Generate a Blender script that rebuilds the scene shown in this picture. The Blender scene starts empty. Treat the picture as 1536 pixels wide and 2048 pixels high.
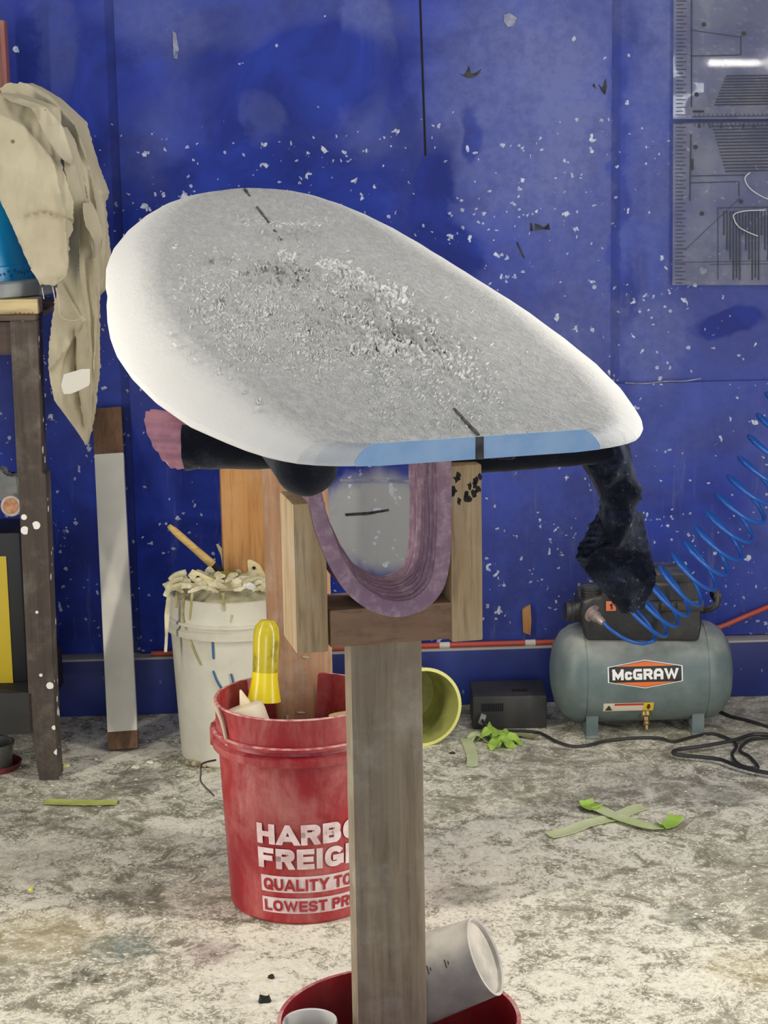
import bpy, bmesh, math, random
from mathutils import Vector, Matrix, noise
random.seed(7)
R_ = math.radians
SC = bpy.context.scene
COL = SC.collection

# ------------------------------------------------------------------ camera
F_PX, CAM_Z, PITCH, ROLL = 3845.0, 1.312, R_(11.0), R_(1.0)
FWD = Vector((0, math.cos(PITCH), -math.sin(PITCH)))
UP0 = Vector((0, math.sin(PITCH), math.cos(PITCH)))
XA = Vector((1, 0, 0))
CR = XA*math.cos(ROLL) - UP0*math.sin(ROLL)
CU = UP0*math.cos(ROLL) + XA*math.sin(ROLL)
CAM = Vector((0, 0, CAM_Z))
cd = bpy.data.cameras.new('camera')
cd.sensor_fit = 'VERTICAL'; cd.sensor_height = 36.0; cd.sensor_width = 27.0
cd.lens = F_PX/2048*36.0; cd.clip_start = 0.05; cd.clip_end = 60
cam = bpy.data.objects.new('camera', cd); COL.objects.link(cam)
cam.matrix_world = Matrix(((CR.x, CU.x, -FWD.x, 0), (CR.y, CU.y, -FWD.y, 0),
                           (CR.z, CU.z, -FWD.z, CAM_Z), (0, 0, 0, 1)))
SC.camera = cam

def ray(px, py):
    return FWD + CR*((px-768)/F_PX) - CU*((py-1024)/F_PX)
def P(px, py, Y):                       # the point seen at a pixel, at distance Y into the room
    d = ray(px, py); return CAM + d*(Y/d.y)
def PZ(px, py, z=0.0):                  # the point seen at a pixel, at height z
    d = ray(px, py); return CAM + d*((z-CAM_Z)/d.z)

# ------------------------------------------------------------------ light
SC.view_settings.view_transform = 'Standard'
SC.view_settings.look = 'None'
SC.view_settings.gamma = 1.0
SC.view_settings.use_curve_mapping = False
SC.view_settings.exposure = 0.0
world = bpy.data.worlds.new('world'); SC.world = world; world.use_nodes = True
world.node_tree.nodes['Background'].inputs[0].default_value = (0.72, 0.86, 1.0, 1)
world.node_tree.nodes['Background'].inputs[1].default_value = 0.50

def area(name, loc, target, sx, sy, power, col):
    l = bpy.data.lights.new(name, 'AREA'); l.shape = 'RECTANGLE'; l.size = sx; l.size_y = sy
    l.energy = power; l.color = col
    o = bpy.data.objects.new(name, l); COL.objects.link(o); o.location = loc
    d = Vector(target) - Vector(loc)
    o.rotation_euler = d.to_track_quat('-Z', 'Y').to_euler()
    return o
# long side tubes of a shaping room, at about board height
area('side_tube_left', (-1.54, 2.6, 0.97), (0, 2.6, 0.93), 0.10, 3.3, 44, (1.0, 0.95, 0.84))
area('side_tube_right', (1.54, 2.65, 1.02), (0, 2.65, 0.94), 0.10, 3.3, 48, (1.0, 0.96, 0.87))
area('ceiling_tube', (0.95, 2.1, 2.52), (0.95, 2.1, 0), 1.3, 0.09, 12, (1.0, 0.97, 0.90))
area('rear_fill', (-0.2, 3.5, 2.55), (-0.2, 3.5, 0), 1.5, 0.10, 4, (1.0, 0.97, 0.90))  # added overhead fill lamp, lifts the far floor and wall
area('back_fill', (0.2, -1.9, 1.2), (0.1, 2.2, 0.7), 1.6, 1.6, 46, (0.90, 0.95, 1.0))  # added unseen fill behind the camera for surfaces facing it

# ------------------------------------------------------------------ materials
def lin(c):
    def f(v):
        v /= 255.0
        return v/12.92 if v <= 0.04045 else ((v+0.055)/1.055)**2.4
    return (f(c[0]), f(c[1]), f(c[2]), 1)

class NT:
    def __init__(s, name):
        s.m = bpy.data.materials.new(name); s.m.use_nodes = True
        s.t = s.m.node_tree; s.b = s.t.nodes['Principled BSDF']
        s.co = s.t.nodes.new('ShaderNodeTexCoord')
    def n(s, ty): return s.t.nodes.new(ty)
    def l(s, a, b): s.t.links.new(a, b)
    def put(s, sock, v):
        if hasattr(v, 'is_output') or hasattr(v, 'links'): s.l(v, sock)
        else: sock.default_value = v
    def coords(s, scale=(1, 1, 1), kind='Object'):
        mp = s.n('ShaderNodeMapping'); s.l(s.co.outputs[kind], mp.inputs[0]); mp.inputs['Scale'].default_value = scale
        return mp.outputs[0]
    def noise(s, vec, scale, detail=4, rough=0.55, dist=0):
        t = s.n('ShaderNodeTexNoise'); s.l(vec, t.inputs['Vector'])
        t.inputs['Scale'].default_value = scale; t.inputs['Detail'].default_value = detail
        t.inputs['Roughness'].default_value = rough; t.inputs['Distortion'].default_value = dist
        return t.outputs['Fac']
    def voro(s, vec, scale, feature='F1'):
        t = s.n('ShaderNodeTexVoronoi'); t.feature = feature; s.l(vec, t.inputs['Vector']); t.inputs['Scale'].default_value = scale
        return t
    def ramp(s, fac, a, b, va=0.0, vb=1.0, smooth=True):
        t = s.n('ShaderNodeMapRange'); t.interpolation_type = 'SMOOTHSTEP' if smooth else 'LINEAR'
        s.l(fac, t.inputs[0])
        t.inputs[1].default_value = a; t.inputs[2].default_value = b; t.inputs[3].default_value = va; t.inputs[4].default_value = vb
        return t.outputs[0]
    def math(s, op, a, b=0.0):
        t = s.n('ShaderNodeMath'); t.operation = op; s.put(t.inputs[0], a); s.put(t.inputs[1], b); return t.outputs[0]
    def mix(s, fac, a, b):
        t = s.n('ShaderNodeMix'); t.data_type = 'RGBA'
        s.put(t.inputs['Factor'], fac); s.put(t.inputs[6], a); s.put(t.inputs[7], b); return t.outputs[2]
    def xyz(s, vec):
        t = s.n('ShaderNodeSeparateXYZ'); s.l(vec, t.inputs[0]); return t.outputs
    def bump(s, h, strength=0.3, dist=0.01):
        t = s.n('ShaderNodeBump'); s.l(h, t.inputs['Height']); t.inputs['Strength'].default_value = strength
        t.inputs['Distance'].default_value = dist; s.l(t.outputs[0], s.b.inputs['Normal'])
    def col(s, c): s.put(s.b.inputs['Base Color'], c)
    def set(s, **k):
        for a, v in k.items(): s.b.inputs[a.replace('_', ' ')].default_value = v
    def speck(s, vec, scale, dens, size=0.42, soft=0.06):
        """white flecks: cells whose random value passes (1-dens); dens may be a socket"""
        v = s.voro(vec, scale); sep = s.n('ShaderNodeSeparateColor'); s.l(v.outputs['Color'], sep.inputs[0])
        thr = s.math('SUBTRACT', 1.0, dens)
        on = s.math('GREATER_THAN', sep.outputs[0], thr)
        rad = s.math('MULTIPLY', s.math('MULTIPLY', sep.outputs[1], sep.outputs[1]), size)
        d = s.math('SUBTRACT', rad, v.outputs['Distance'])
        return s.math('MULTIPLY', on, s.ramp(d, 0, soft))

def simple(name, c, rough=0.6, c2=None, scale=20, bump=0.0, bs=None, metallic=0.0, stretch=(1, 1, 1), lo=0.35, hi=0.65, spec=None, bdist=0.004):
    q = NT(name); v = q.coords(stretch)
    if c2 is not None: q.col(q.mix(q.ramp(q.noise(v, scale), lo, hi), lin(c), lin(c2)))
    else: q.col(lin(c))
    q.set(Roughness=rough, Metallic=metallic)
    if spec is not None: q.b.inputs['Specular IOR Level'].default_value = spec
    if bump: q.bump(q.noise(v, bs or scale*4), bump, bdist)
    return q.m

def wood(name, c, c2, dark=None, axis='z', ring=22, rough=0.7, dust=0.0, specks=0.0):
    q = NT(name)
    st = {'z': (1, 1, 0.07), 'x': (0.07, 1, 1), 'y': (1, 0.07, 1)}[axis]
    v = q.coords(st)
    g = q.noise(v, ring, 5, 0.6, 1.2); g2 = q.noise(v, ring*6, 3, 0.6)
    c0 = q.mix(q.ramp(g, 0.32, 0.68), lin(c), lin(c2))
    c0 = q.mix(q.ramp(g2, 0.45, 0.75, 0, 0.5), c0, lin(dark or tuple(x*0.55 for x in c2)))
    pl = q.coords()
    if dust: c0 = q.mix(q.ramp(q.noise(pl, 14, 6, 0.65), 0.45, 0.75, 0, dust), c0, lin((205, 198, 180)))
    if specks: c0 = q.mix(q.speck(pl, 50, specks, 0.5), c0, lin((232, 230, 222)))
    q.col(c0); q.set(Roughness=rough); q.bump(g2, 0.25, 0.002)
    return q.m

# ------------------------------------------------------------------ mesh helpers
def new(): return bmesh.new()
def faces_of(bm, rings, closed=True, cap0=False, cap1=False):
    vs = [[bm.verts.new(p) for p in r] for r in rings]
    for a, b in zip(vs, vs[1:]):
        n = len(a)
        for i in range(n if closed else n-1):
            j = (i+1) % n
            try: bm.faces.new((a[i], a[j], b[j], b[i]))
            except ValueError: pass
    if cap0: bm.faces.new(list(reversed(vs[0])))
    if cap1: bm.faces.new(vs[-1])
    return vs
def box(bm, c, s, M=None, bev=0.0, seg=2):
    r = bmesh.ops.create_cube(bm, size=1.0)
    T = Matrix.Translation(c) @ Matrix.Diagonal((s[0], s[1], s[2], 1))
    if M is not None: T = M @ T
    bmesh.ops.transform(bm, matrix=T, verts=r['verts'])
    if bev:
        es = list({e for v in r['verts'] for e in v.link_edges})
        bmesh.ops.bevel(bm, geom=es, offset=bev, segments=seg, affect='EDGES', profile=0.6)
def frame_at(t):
    t = t.normalized(); a = Vector((0, 0, 1)) if abs(t.z) < 0.9 else Vector((1, 0, 0))
    u = t.cross(a).normalized(); return u, t.cross(u).normalized()
def tube(bm, pts, r, n=10, cap=True, jitter=None):
    pts = [Vector(p) for p in pts]; rings = []
    u = None
    for i, p in enumerate(pts):
        t = (pts[min(i+1, len(pts)-1)] - pts[max(i-1, 0)])
        if t.length < 1e-9: t = Vector((0, 0, 1))
        t.normalize()
        if u is None: u, w = frame_at(t)
        else:
            u = (u - t*u.dot(t)).normalized(); w = t.cross(u)
        rr = r[i] if isinstance(r, (list, tuple)) else r
        ring = []
        for k in range(n):
            a = 2*math.pi*k/n
            q = rr if jitter is None else rr*jitter(i, a)
            ring.append(p + (u*math.cos(a) + w*math.sin(a))*q)
        rings.append(ring)
    faces_of(bm, rings, True, cap, cap)
def lathe(bm, prof, n=48, M=None, cap0=False, cap1=False, wob=None):
    rings = []
    for r, z in prof:
        ring = []
        for k in range(n):
            a = 2*math.pi*k/n; q = max(r, 1e-5)*(1 if wob is None else wob(a, z))
            v = Vector((q*math.cos(a), q*math.sin(a), z)); ring.append(M @ v if M is not None else v)
        rings.append(ring)
    faces_of(bm, rings, True, cap0, cap1)
def spline(pts, n=10, closed=False):
    pts = [Vector(p) for p in pts]; out = []; m = len(pts)
    for i in range(m if closed else m-1):
        p0, p1, p2, p3 = (pts[(i-1) % m], pts[i], pts[(i+1) % m], pts[(i+2) % m]) if closed else \
            (pts[max(i-1, 0)], pts[i], pts[i+1], pts[min(i+2, m-1)])
        for k in range(n):
            t = k/n
            out.append(0.5*((2*p1) + (p2-p0)*t + (2*p0-5*p1+4*p2-p3)*t*t + (3*p1-p0-3*p2+p3)*t**3))
    if not closed: out.append(pts[-1].copy())
    return out
def interp(x, tab):
    if x <= tab[0][0]: return tab[0][1]
    for (a, va), (b, vb) in zip(tab, tab[1:]):
        if x <= b: return va + (vb-va)*(x-a)/(b-a)
    return tab[-1][1]
def zrot(a): return Matrix.Rotation(a, 4, 'Z')
def axis_matrix(p, d, roll=0):          # local +Z along d, origin at p
    q = Vector(d).to_track_quat('Z', 'Y'); return Matrix.Translation(p) @ q.to_matrix().to_4x4() @ zrot(roll)

def link(name, bm, mat, parent=None, smooth=38, off=None):
    bmesh.ops.recalc_face_normals(bm, faces=bm.faces)
    o_ = off if off is not None else (parent.get('_o') if parent is not None else None)
    if o_ is not None: bmesh.ops.translate(bm, verts=bm.verts, vec=-Vector(o_))
    me = bpy.data.meshes.new(name); bm.to_mesh(me); bm.free()
    ms = mat if isinstance(mat, (list, tuple)) else [mat]
    for m in ms: me.materials.append(m)
    if smooth:
        me.shade_smooth(); me.set_sharp_from_angle(angle=R_(smooth))
    o = bpy.data.objects.new(name, me); COL.objects.link(o)
    if parent is not None: o.parent = parent
    if o_ is not None: OFFS[o.name] = Vector(o_)
    return o
OFFS = {}
def thing(name, label, cat, loc, group=None):
    o = bpy.data.objects.new(name, None); o.empty_display_size = 0.05; COL.objects.link(o)
    o.location = loc; o['label'] = label; o['category'] = cat
    if group: o['group'] = group
    OFFS[o.name] = Vector(loc)
    return o
def part(name, bm, mat, parent, smooth=38, label=None):
    o = link(name, bm, mat, parent, smooth, OFFS[parent.name])
    OFFS[o.name] = OFFS[parent.name]
    if label: o['label'] = label
    return o
def solo(name, bm, mat, label, cat, loc, group=None, smooth=38, kind=None):
    o = link(name, bm, mat, None, smooth, loc); o.location = loc
    o['label'] = label; o['category'] = cat
    if group: o['group'] = group
    if kind: o['kind'] = kind
    OFFS[o.name] = Vector(loc)
    return o
def struct(name, bm, mat, parent=None, smooth=0):
    o = link(name, bm, mat, None, smooth)
    if parent is not None: o.parent = parent
    o['kind'] = 'structure'; return o

def text_bm(s, w, h, bold=0.03, step=0.008, axis=0):
    """flat lettering in the XY plane from (0,0) to (w,h), cut fine so it can follow a curved face"""
    cu = bpy.data.curves.new('t', 'FONT'); cu.body = s; cu.size = 1.0; cu.offset = bold; cu.space_character = 1.0 + bold*2.2
    ob = bpy.data.objects.new('t', cu); COL.objects.link(ob)
    dg = bpy.context.evaluated_depsgraph_get(); me = ob.evaluated_get(dg).to_mesh()
    bm = bmesh.new(); bm.from_mesh(me); ob.evaluated_get(dg).to_mesh_clear()
    bpy.data.objects.remove(ob); bpy.data.curves.remove(cu)
    xs = [v.co.x for v in bm.verts]; ys = [v.co.y for v in bm.verts]
    x0, x1, y0, y1 = min(xs), max(xs), min(ys), max(ys)
    for v in bm.verts:
        v.co = Vector(((v.co.x-x0)/(x1-x0)*w, (v.co.y-y0)/(y1-y0)*h, 0))
    lim = w if axis == 0 else h
    k = step
    while k < lim:
        g = bm.verts[:]+bm.edges[:]+bm.faces[:]
        co = (k, 0, 0) if axis == 0 else (0, k, 0); no = (1, 0, 0) if axis == 0 else (0, 1, 0)
        bmesh.ops.bisect_plane(bm, geom=g, plane_co=co, plane_no=no); k += step
    return bm
def _arc(cx, cy, rx, ry, a0, a1, n=10, e=2.4):
    r = []
    for i in range(n+1):
        a = R_(a0+(a1-a0)*i/n); c, q = math.cos(a), math.sin(a)
        r.append((cx+rx*math.copysign(abs(c)**(2/e), c), cy+ry*math.copysign(abs(q)**(2/e), q)))
    return r
RB_ = [(0, .5), (.68, .5)] + _arc(.68, .75, .32, .25, -90, 90, 8) + [(0, 1), (0, 0)]
GLYPHS = {
 'H': (.80, [[(0, 0), (0, 1)], [(1, 0), (1, 1)], [(0, .5), (1, .5)]]),
 'A': (.90, [[(-.06, -.1), (.5, 1.06), (1.06, -.1)], [(.25, .24), (.75, .24)]]),
 'a': (.84, [[(0, 0), (0, .72), (.25, 1), (.75, 1), (1, .72), (1, 0)], [(0, .36), (1, .36)]]),
 'R': (.80, [RB_, [(.58, .5), (.94, -.06)]]),
 'B': (.80, [[(0, .52), (.66, .52)] + _arc(.66, .76, .30, .24, -90, 90, 8) + [(0, 1), (0, 0), (.68, 0)] + _arc(.68, .26, .32, .26, -90, 90, 8) + [(0, .52)]]),
 'P': (.76, [RB_]),
 'O': (.88, [_arc(.5, .5, .5, .5, 0, 360, 28)]),
 'Q': (.88, [_arc(.5, .5, .5, .5, 0, 360, 28), [(.62, .3), (1.02, -.1)]]),
 'C': (.82, [_arc(.5, .5, .5, .5, 48, 312, 22)]),
 'c': (.62, [[(1, .62), (.8, .7), (.2, .7), (0, .55), (0, .15), (.2, 0), (.8, 0), (1, .1)]]),
 'G': (.86, [_arc(.5, .5, .5, .5, 48, 315, 22) + [(1, .12), (1, .42), (.6, .42)]]),
 'g': (.80, [[(.95, 1), (.2, 1), (0, .8), (0, .2), (.2, 0), (1, 0), (1, .43), (.66, .43)]]),
 'r': (.80, [[(0, 0), (0, 1), (.8, 1), (1, .86), (1, .6), (.82, .46), (0, .46)], [(.6, .46), (1, 0)]]),
 'F': (.72, [[(0, 0), (0, 1), (1, 1)], [(0, .5), (.88, .5)]]),
 'E': (.72, [[(1, 0), (0, 0), (0, 1), (1, 1)], [(0, .5), (.92, .5)]]),
 'I': (.0, [[(0, 0), (0, 1)]]),
 '1': (.42, [[(.75, 0), (.75, 1), (0, .72)]]),
 'T': (.76, [[(.5, 0), (.5, 1)], [(0, 1), (1, 1)]]),
 'L': (.70, [[(0, 1), (0, 0), (1, 0)]]),
 'U': (.80, [[(0, 1.0), (0, .4)] + _arc(.5, .4, .5, .4, 180, 360, 12) + [(1, 1.0)]]),
 'Y': (.84, [[(-.06, 1.1), (.5, .45), (.5, 0)], [(1.06, 1.1), (.5, .45)]]),
 'S': (.78, [_arc(.5, .76, .48, .24, 20, 260, 14) + _arc(.5, .25, .5, .25, 80, -160, 14)]),
 'W': (1.22, [[(-.02, 1.1), (.25, 0), (.5, .95), (.75, 0), (1.02, 1.1)]]),
 'M': (.98, [[(0, 0), (0, 1)], [(0, .95), (.5, .18), (1, .95)], [(1, 1), (1, 0)]]),
 ' ': (.28, []),
}
def stroke_text(s, w, h, T=.24, gap=.09, step=.006, axis=0):
    """heavy block lettering as flat mesh in the XY plane, fitted to (w, h)"""
    bm = bmesh.new(); x = 0.0
    for ch in s:
        wr, polys = GLYPHS[ch]; gw = max(wr, T) if ch != ' ' else wr
        bg = bmesh.new()
        for ip, poly in enumerate(polys):
            zz = ip*.00012
            pts = [Vector((x+T/2+px*(gw-T), T/2+py*(1-T))) for px, py in poly]
            d0 = (pts[1]-pts[0]).normalized(); d1 = (pts[-1]-pts[-2]).normalized()
            closed = (pts[0]-pts[-1]).length < 1e-6
            if not closed: pts[0] = pts[0]-d0*T/2; pts[-1] = pts[-1]+d1*T/2
            l, r = [], []; n = len(pts)
            for i, p in enumerate(pts):
                a = (p-pts[i-1]).normalized() if i else (d1 if closed else d0)
                b = (pts[i+1]-p).normalized() if i < n-1 else (d0 if closed else d1)
                na, nb = Vector((-a.y, a.x)), Vector((-b.y, b.x)); m = (na+nb)
                if m.length < 1e-4: m = na
                m.normalize(); k = min(2.2, 1/max(.3, m.dot(na)))*T/2
                l.append(bg.verts.new((p.x+m.x*k, p.y+m.y*k, zz))); r.append(bg.verts.new((p.x-m.x*k, p.y-m.y*k, zz)))
            for i in range(n-1): bg.faces.new((l[i], l[i+1], r[i+1], r[i]))
        for co, no in (((0, 1, 0), (0, 1, 0)), ((0, 0, 0), (0, -1, 0))):
            bmesh.ops.bisect_plane(bg, geom=bg.verts[:]+bg.edges[:]+bg.faces[:], plane_co=co, plane_no=no, clear_outer=True)
        merge(bm, bg); x += gw+gap
    W_ = x-gap
    for v in bm.verts: v.co = Vector((v.co.x/W_*w, v.co.y*h, v.co.z))
    lim = w if axis == 0 else h; k = step
    while k < lim:
        co = (k, 0, 0) if axis == 0 else (0, k, 0); no = (1, 0, 0) if axis == 0 else (0, 1, 0)
        bmesh.ops.bisect_plane(bm, geom=bm.verts[:]+bm.edges[:]+bm.faces[:], plane_co=co, plane_no=no); k += step
    return bm
def plate_bm(poly, step=0.008, axis=0):
    bm = bmesh.new(); bm.faces.new([bm.verts.new((x, y, 0)) for x, y in poly])
    lo = min(p[axis] for p in poly); hi = max(p[axis] for p in poly); k = lo+step
    while k < hi:
        g = bm.verts[:]+bm.edges[:]+bm.faces[:]
        co = (k, 0, 0) if axis == 0 else (0, k, 0); no = (1, 0, 0) if axis == 0 else (0, 1, 0)
        bmesh.ops.bisect_plane(bm, geom=g, plane_co=co, plane_no=no); k += step
    return bm
def remap(bm, f):
    for v in bm.verts: v.co = f(v.co.x, v.co.y)
    return bm
def remap3(bm, f):
    for v in bm.verts: v.co = f(v.co.x, v.co.y, v.co.z)
    return bm
def merge(bm, other):
    me = bpy.data.meshes.new('x'); other.to_mesh(me); other.free(); bm.from_mesh(me); bpy.data.meshes.remove(me)

def seg_dist(p, a, b):
    d = b-a; t = max(0, min(1, (p-a).dot(d)/max(d.length_squared, 1e-9))); q = a+d*t
    side = d.x*(p.y-a.y) - d.y*(p.x-a.x)
    return (p-q).length, side
def ridge(px, py, line, width, steep=0.35):
    """fold profile across a polyline: soft on one side, steep on the other"""
    p = Vector((px, py)); best = (1e9, 0)
    for a, b in zip(line, line[1:]):
        r = seg_dist(p, Vector(a), Vector(b))
        if r[0] < best[0]: best = r
    w = width if best[1] > 0 else width*steep
    t = best[0]/w
    return math.exp(-t*t)
def sheet(bm, rows, hd, nr=60, nc=36, thick=0.004, frag=0.0):
    """cloth: outline rows (py, x-left, x-right), distance hd(px,py,u,v); closed thin solid"""
    L = [(r[0], r[1]) for r in rows]; Rr = [(r[0], r[2]) for r in rows]
    y0, y1 = rows[0][0], rows[-1][0]; F, B = [], []
    for i in range(nr):
        py = y0+(y1-y0)*i/(nr-1); a, b = interp(py, L), interp(py, Rr)
        f, k = [], []
        for j in range(nc):
            u = j/(nc-1); px = a+(b-a)*u
            e = noise.noise(Vector((px*0.11, py*0.11, 3)))*frag*(1 if j in (0, nc-1) or i in (0, nr-1) else 0)
            h = hd(px, py, u, i/(nr-1))
            f.append(P(px+e, py+e, h)); k.append(P(px+e, py+e, h+thick))
        F.append(f); B.append(k)
    vf = [[bm.verts.new(p) for p in r] for r in F]; vb = [[bm.verts.new(p) for p in r] for r in B]
    for i in range(nr-1):
        for j in range(nc-1):
            bm.faces.new((vf[i][j], vf[i][j+1], vf[i+1][j+1], vf[i+1][j]))
            bm.faces.new((vb[i][j], vb[i+1][j], vb[i+1][j+1], vb[i][j+1]))
    for i in range(nr-1):
        bm.faces.new((vf[i][0], vf[i+1][0], vb[i+1][0], vb[i][0])); bm.faces.new((vf[i][-1], vb[i][-1], vb[i+1][-1], vf[i+1][-1]))
    for j in range(nc-1):
        bm.faces.new((vf[0][j], vb[0][j], vb[0][j+1], vf[0][j+1])); bm.faces.new((vf[-1][j], vf[-1][j+1], vb[-1][j+1], vb[-1][j]))

# ------------------------------------------------------------------ the room
WY = 4.40                                # back wall at x = 0
WANG = R_(2.5)                           # turned a little: right end farther away
def wall_pt(px, py, proud=0.0):          # where a pixel's ray meets the back wall
    d = ray(px, py); n = Vector((math.sin(WANG), -math.cos(WANG), 0)); p0 = Vector((0, WY, 0)) + n*proud
    return CAM + d*((p0-CAM).dot(n)/d.dot(n))
WM = Matrix.Translation((0, WY, 0)) @ zrot(WANG)      # wall frame: x along, -y out, z up
WI = WM.inverted()
def wl(px, py):
    p = WI @ wall_pt(px, py); return p.x, p.z

def wall_material():
    q = NT('blue_painted_wall'); v = q.coords(); X = q.xyz(v)
    big = q.noise(v, 1.7, 5, 0.55, 0.6); mid = q.noise(v, 5.0, 5, 0.6, 0.8); fine = q.noise(v, 42, 4, 0.7)
    base = q.mix(q.ramp(mid, 0.35, 0.7), lin((22, 38, 120)), lin((36, 58, 158)))
    # dust haze: rubbed, hand-wiped areas
    haze = q.math('ADD', q.ramp(X[0], -0.05, 0.36, 0.0, 0.36), q.ramp(big, 0.48, 0.75, 0, 0.42))
    def blob(px, py, rx, rz, amt, soft=0.45):
        cx, cz = wl(px, py)
        dx = q.math('MULTIPLY', q.math('SUBTRACT', q.math('ADD', X[0], q.math('MULTIPLY', q.math('SUBTRACT', mid, 0.5), 0.22)), cx), 1/rx)
        dz = q.math('MULTIPLY', q.math('SUBTRACT', q.math('ADD', X[2], q.math('MULTIPLY', q.math('SUBTRACT', big, 0.5), 0.22)), cz), 1/rz)
        r = q.math('SQRT', q.math('ADD', q.math('MULTIPLY', dx, dx), q.math('MULTIPLY', dz, dz)))
        return q.ramp(r, 1-soft, 1.0+soft*0.4, amt, 0.0)
    for b in ((1010, 210, 0.21, 0.30, 0.42), (1180, 420, 0.13, 0.45, 0.25), (520, 40, 0.40, 0.07, 0.30), (720, 120, 0.06, 0.22, 0.30),
              (520, 240, 0.05, 0.07, 0.30), (310, 40, 0.10, 0.12, 0.22), (760, 1040, 0.14, 0.13, 0.95, ), (1090, 700, 0.1, 0.10, 0.2),
              (1300, 690, 0.10, 0.12, 0.35), (110, 60, 0.05, 0.2, 0.28), (1315, 250, 0.04, 0.4, 0.25)):
        haze = q.math('ADD', haze, blob(*b))
    for b in ((1246, 380, 0.028, 0.5, 0.4, 0.6), (935, 270, 0.035, 0.07, 0.5, 0.3), (640, 150, 0.16, 0.10, 0.4), (905, 500, 0.09, 0.07, 0.3), (1450, 660, 0.09, 0.035, 0.45, 0.3), (860, 430, 0.05, 0.2, 0.3),
              (1450, 1150, 0.3, 0.3, 0.3), (500, 420, 0.3, 0.15, 0.35)):
        haze = q.math('SUBTRACT', haze, blob(*b))
    haze = q.math('MULTIPLY', haze, q.ramp(fine, 0.25, 0.75, 0.72, 1.15))
    hz = q.n('ShaderNodeClamp'); q.l(haze, hz.inputs[0])
    c = q.mix(q.math('MULTIPLY', hz.outputs[0], 0.78), base, lin((110, 118, 170)))
    c = q.mix(blob(760, 1045, 0.16, 0.13, 0.9, .3), c, lin((172, 172, 168)))
    # streaky runs low on the wall
    sv = q.coords((1, 1, 0.14)); st = q.noise(sv, 38, 4, 0.7)
    low = q.ramp(X[2], 0.15, 0.95, 0.34, 0.0)
    c = q.mix(q.math('MULTIPLY', q.ramp(st, 0.55, 0.75), low), c, lin((132, 136, 156)))
    # flecks of foam and resin
    z_hi, z_lo = wl(768, 230)[1], wl(768, 1290)[1]
    band = q.math('MULTIPLY', q.ramp(X[2], z_hi-0.10, z_hi+0.02, 1, 0), q.ramp(big, 0.36, 0.62, 0.25, 1.0))
    band = q.math('ADD', band, 0.03)
    jit = q.n('ShaderNodeTexNoise'); q.l(v, jit.inputs['Vector']); jit.inputs['Scale'].default_value = 55; jit.inputs['Detail'].default_value = 3
    def jittered(sc, amt):
        a_ = q.n('ShaderNodeVectorMath'); a_.operation = 'SCALE'; q.l(jit.outputs['Color'], a_.inputs[0]); a_.inputs['Scale'].default_value = amt
        b_ = q.n('ShaderNodeVectorMath'); b_.operation = 'ADD'; q.l(q.coords(sc), b_.inputs[0]); q.l(a_.outputs[0], b_.inputs[1]); return b_.outputs[0]
    v1_ = jittered((1, 1, 1), .022); v2 = jittered((1, 1, 0.8), .03); v3 = jittered((1.03, 1, 0.4), .03)
    clump = q.ramp(q.noise(v, 9, 3, .6), 0.42, 0.62, 0.12, 1.0)
    band = q.math('MULTIPLY', band, clump)
    d1 = q.math('MULTIPLY', band, 0.55); d2 = q.math('MULTIPLY', band, 0.75); d3 = q.math('MULTIPLY', band, 0.16)
    sp = q.math('MAXIMUM', q.speck(v2, 50, d1, 0.44, 0.1), q.math('MULTIPLY', q.speck(v1_, 100, d2, 0.5, 0.12), 0.7))
    sp = q.math('MAXIMUM', sp, q.math('MULTIPLY', q.speck(v3, 30, d3, 0.42, 0.12), 0.7))
    sp = q.math('MULTIPLY', sp, q.ramp(q.noise(v, 150, 2), 0.3, 0.6, 0.45, 0.95))
    c = q.mix(sp, c, lin((205, 212, 222)))
    q.col(c); q.set(Roughness=0.45); q.b.inputs['Specular IOR Level'].default_value = 0.22
    q.bump(q.math('ADD', q.math('MULTIPLY', q.noise(v, 60, 4), 0.4), sp), 0.18, 0.004)
    return q.m
M_WALL = wall_material()
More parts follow.
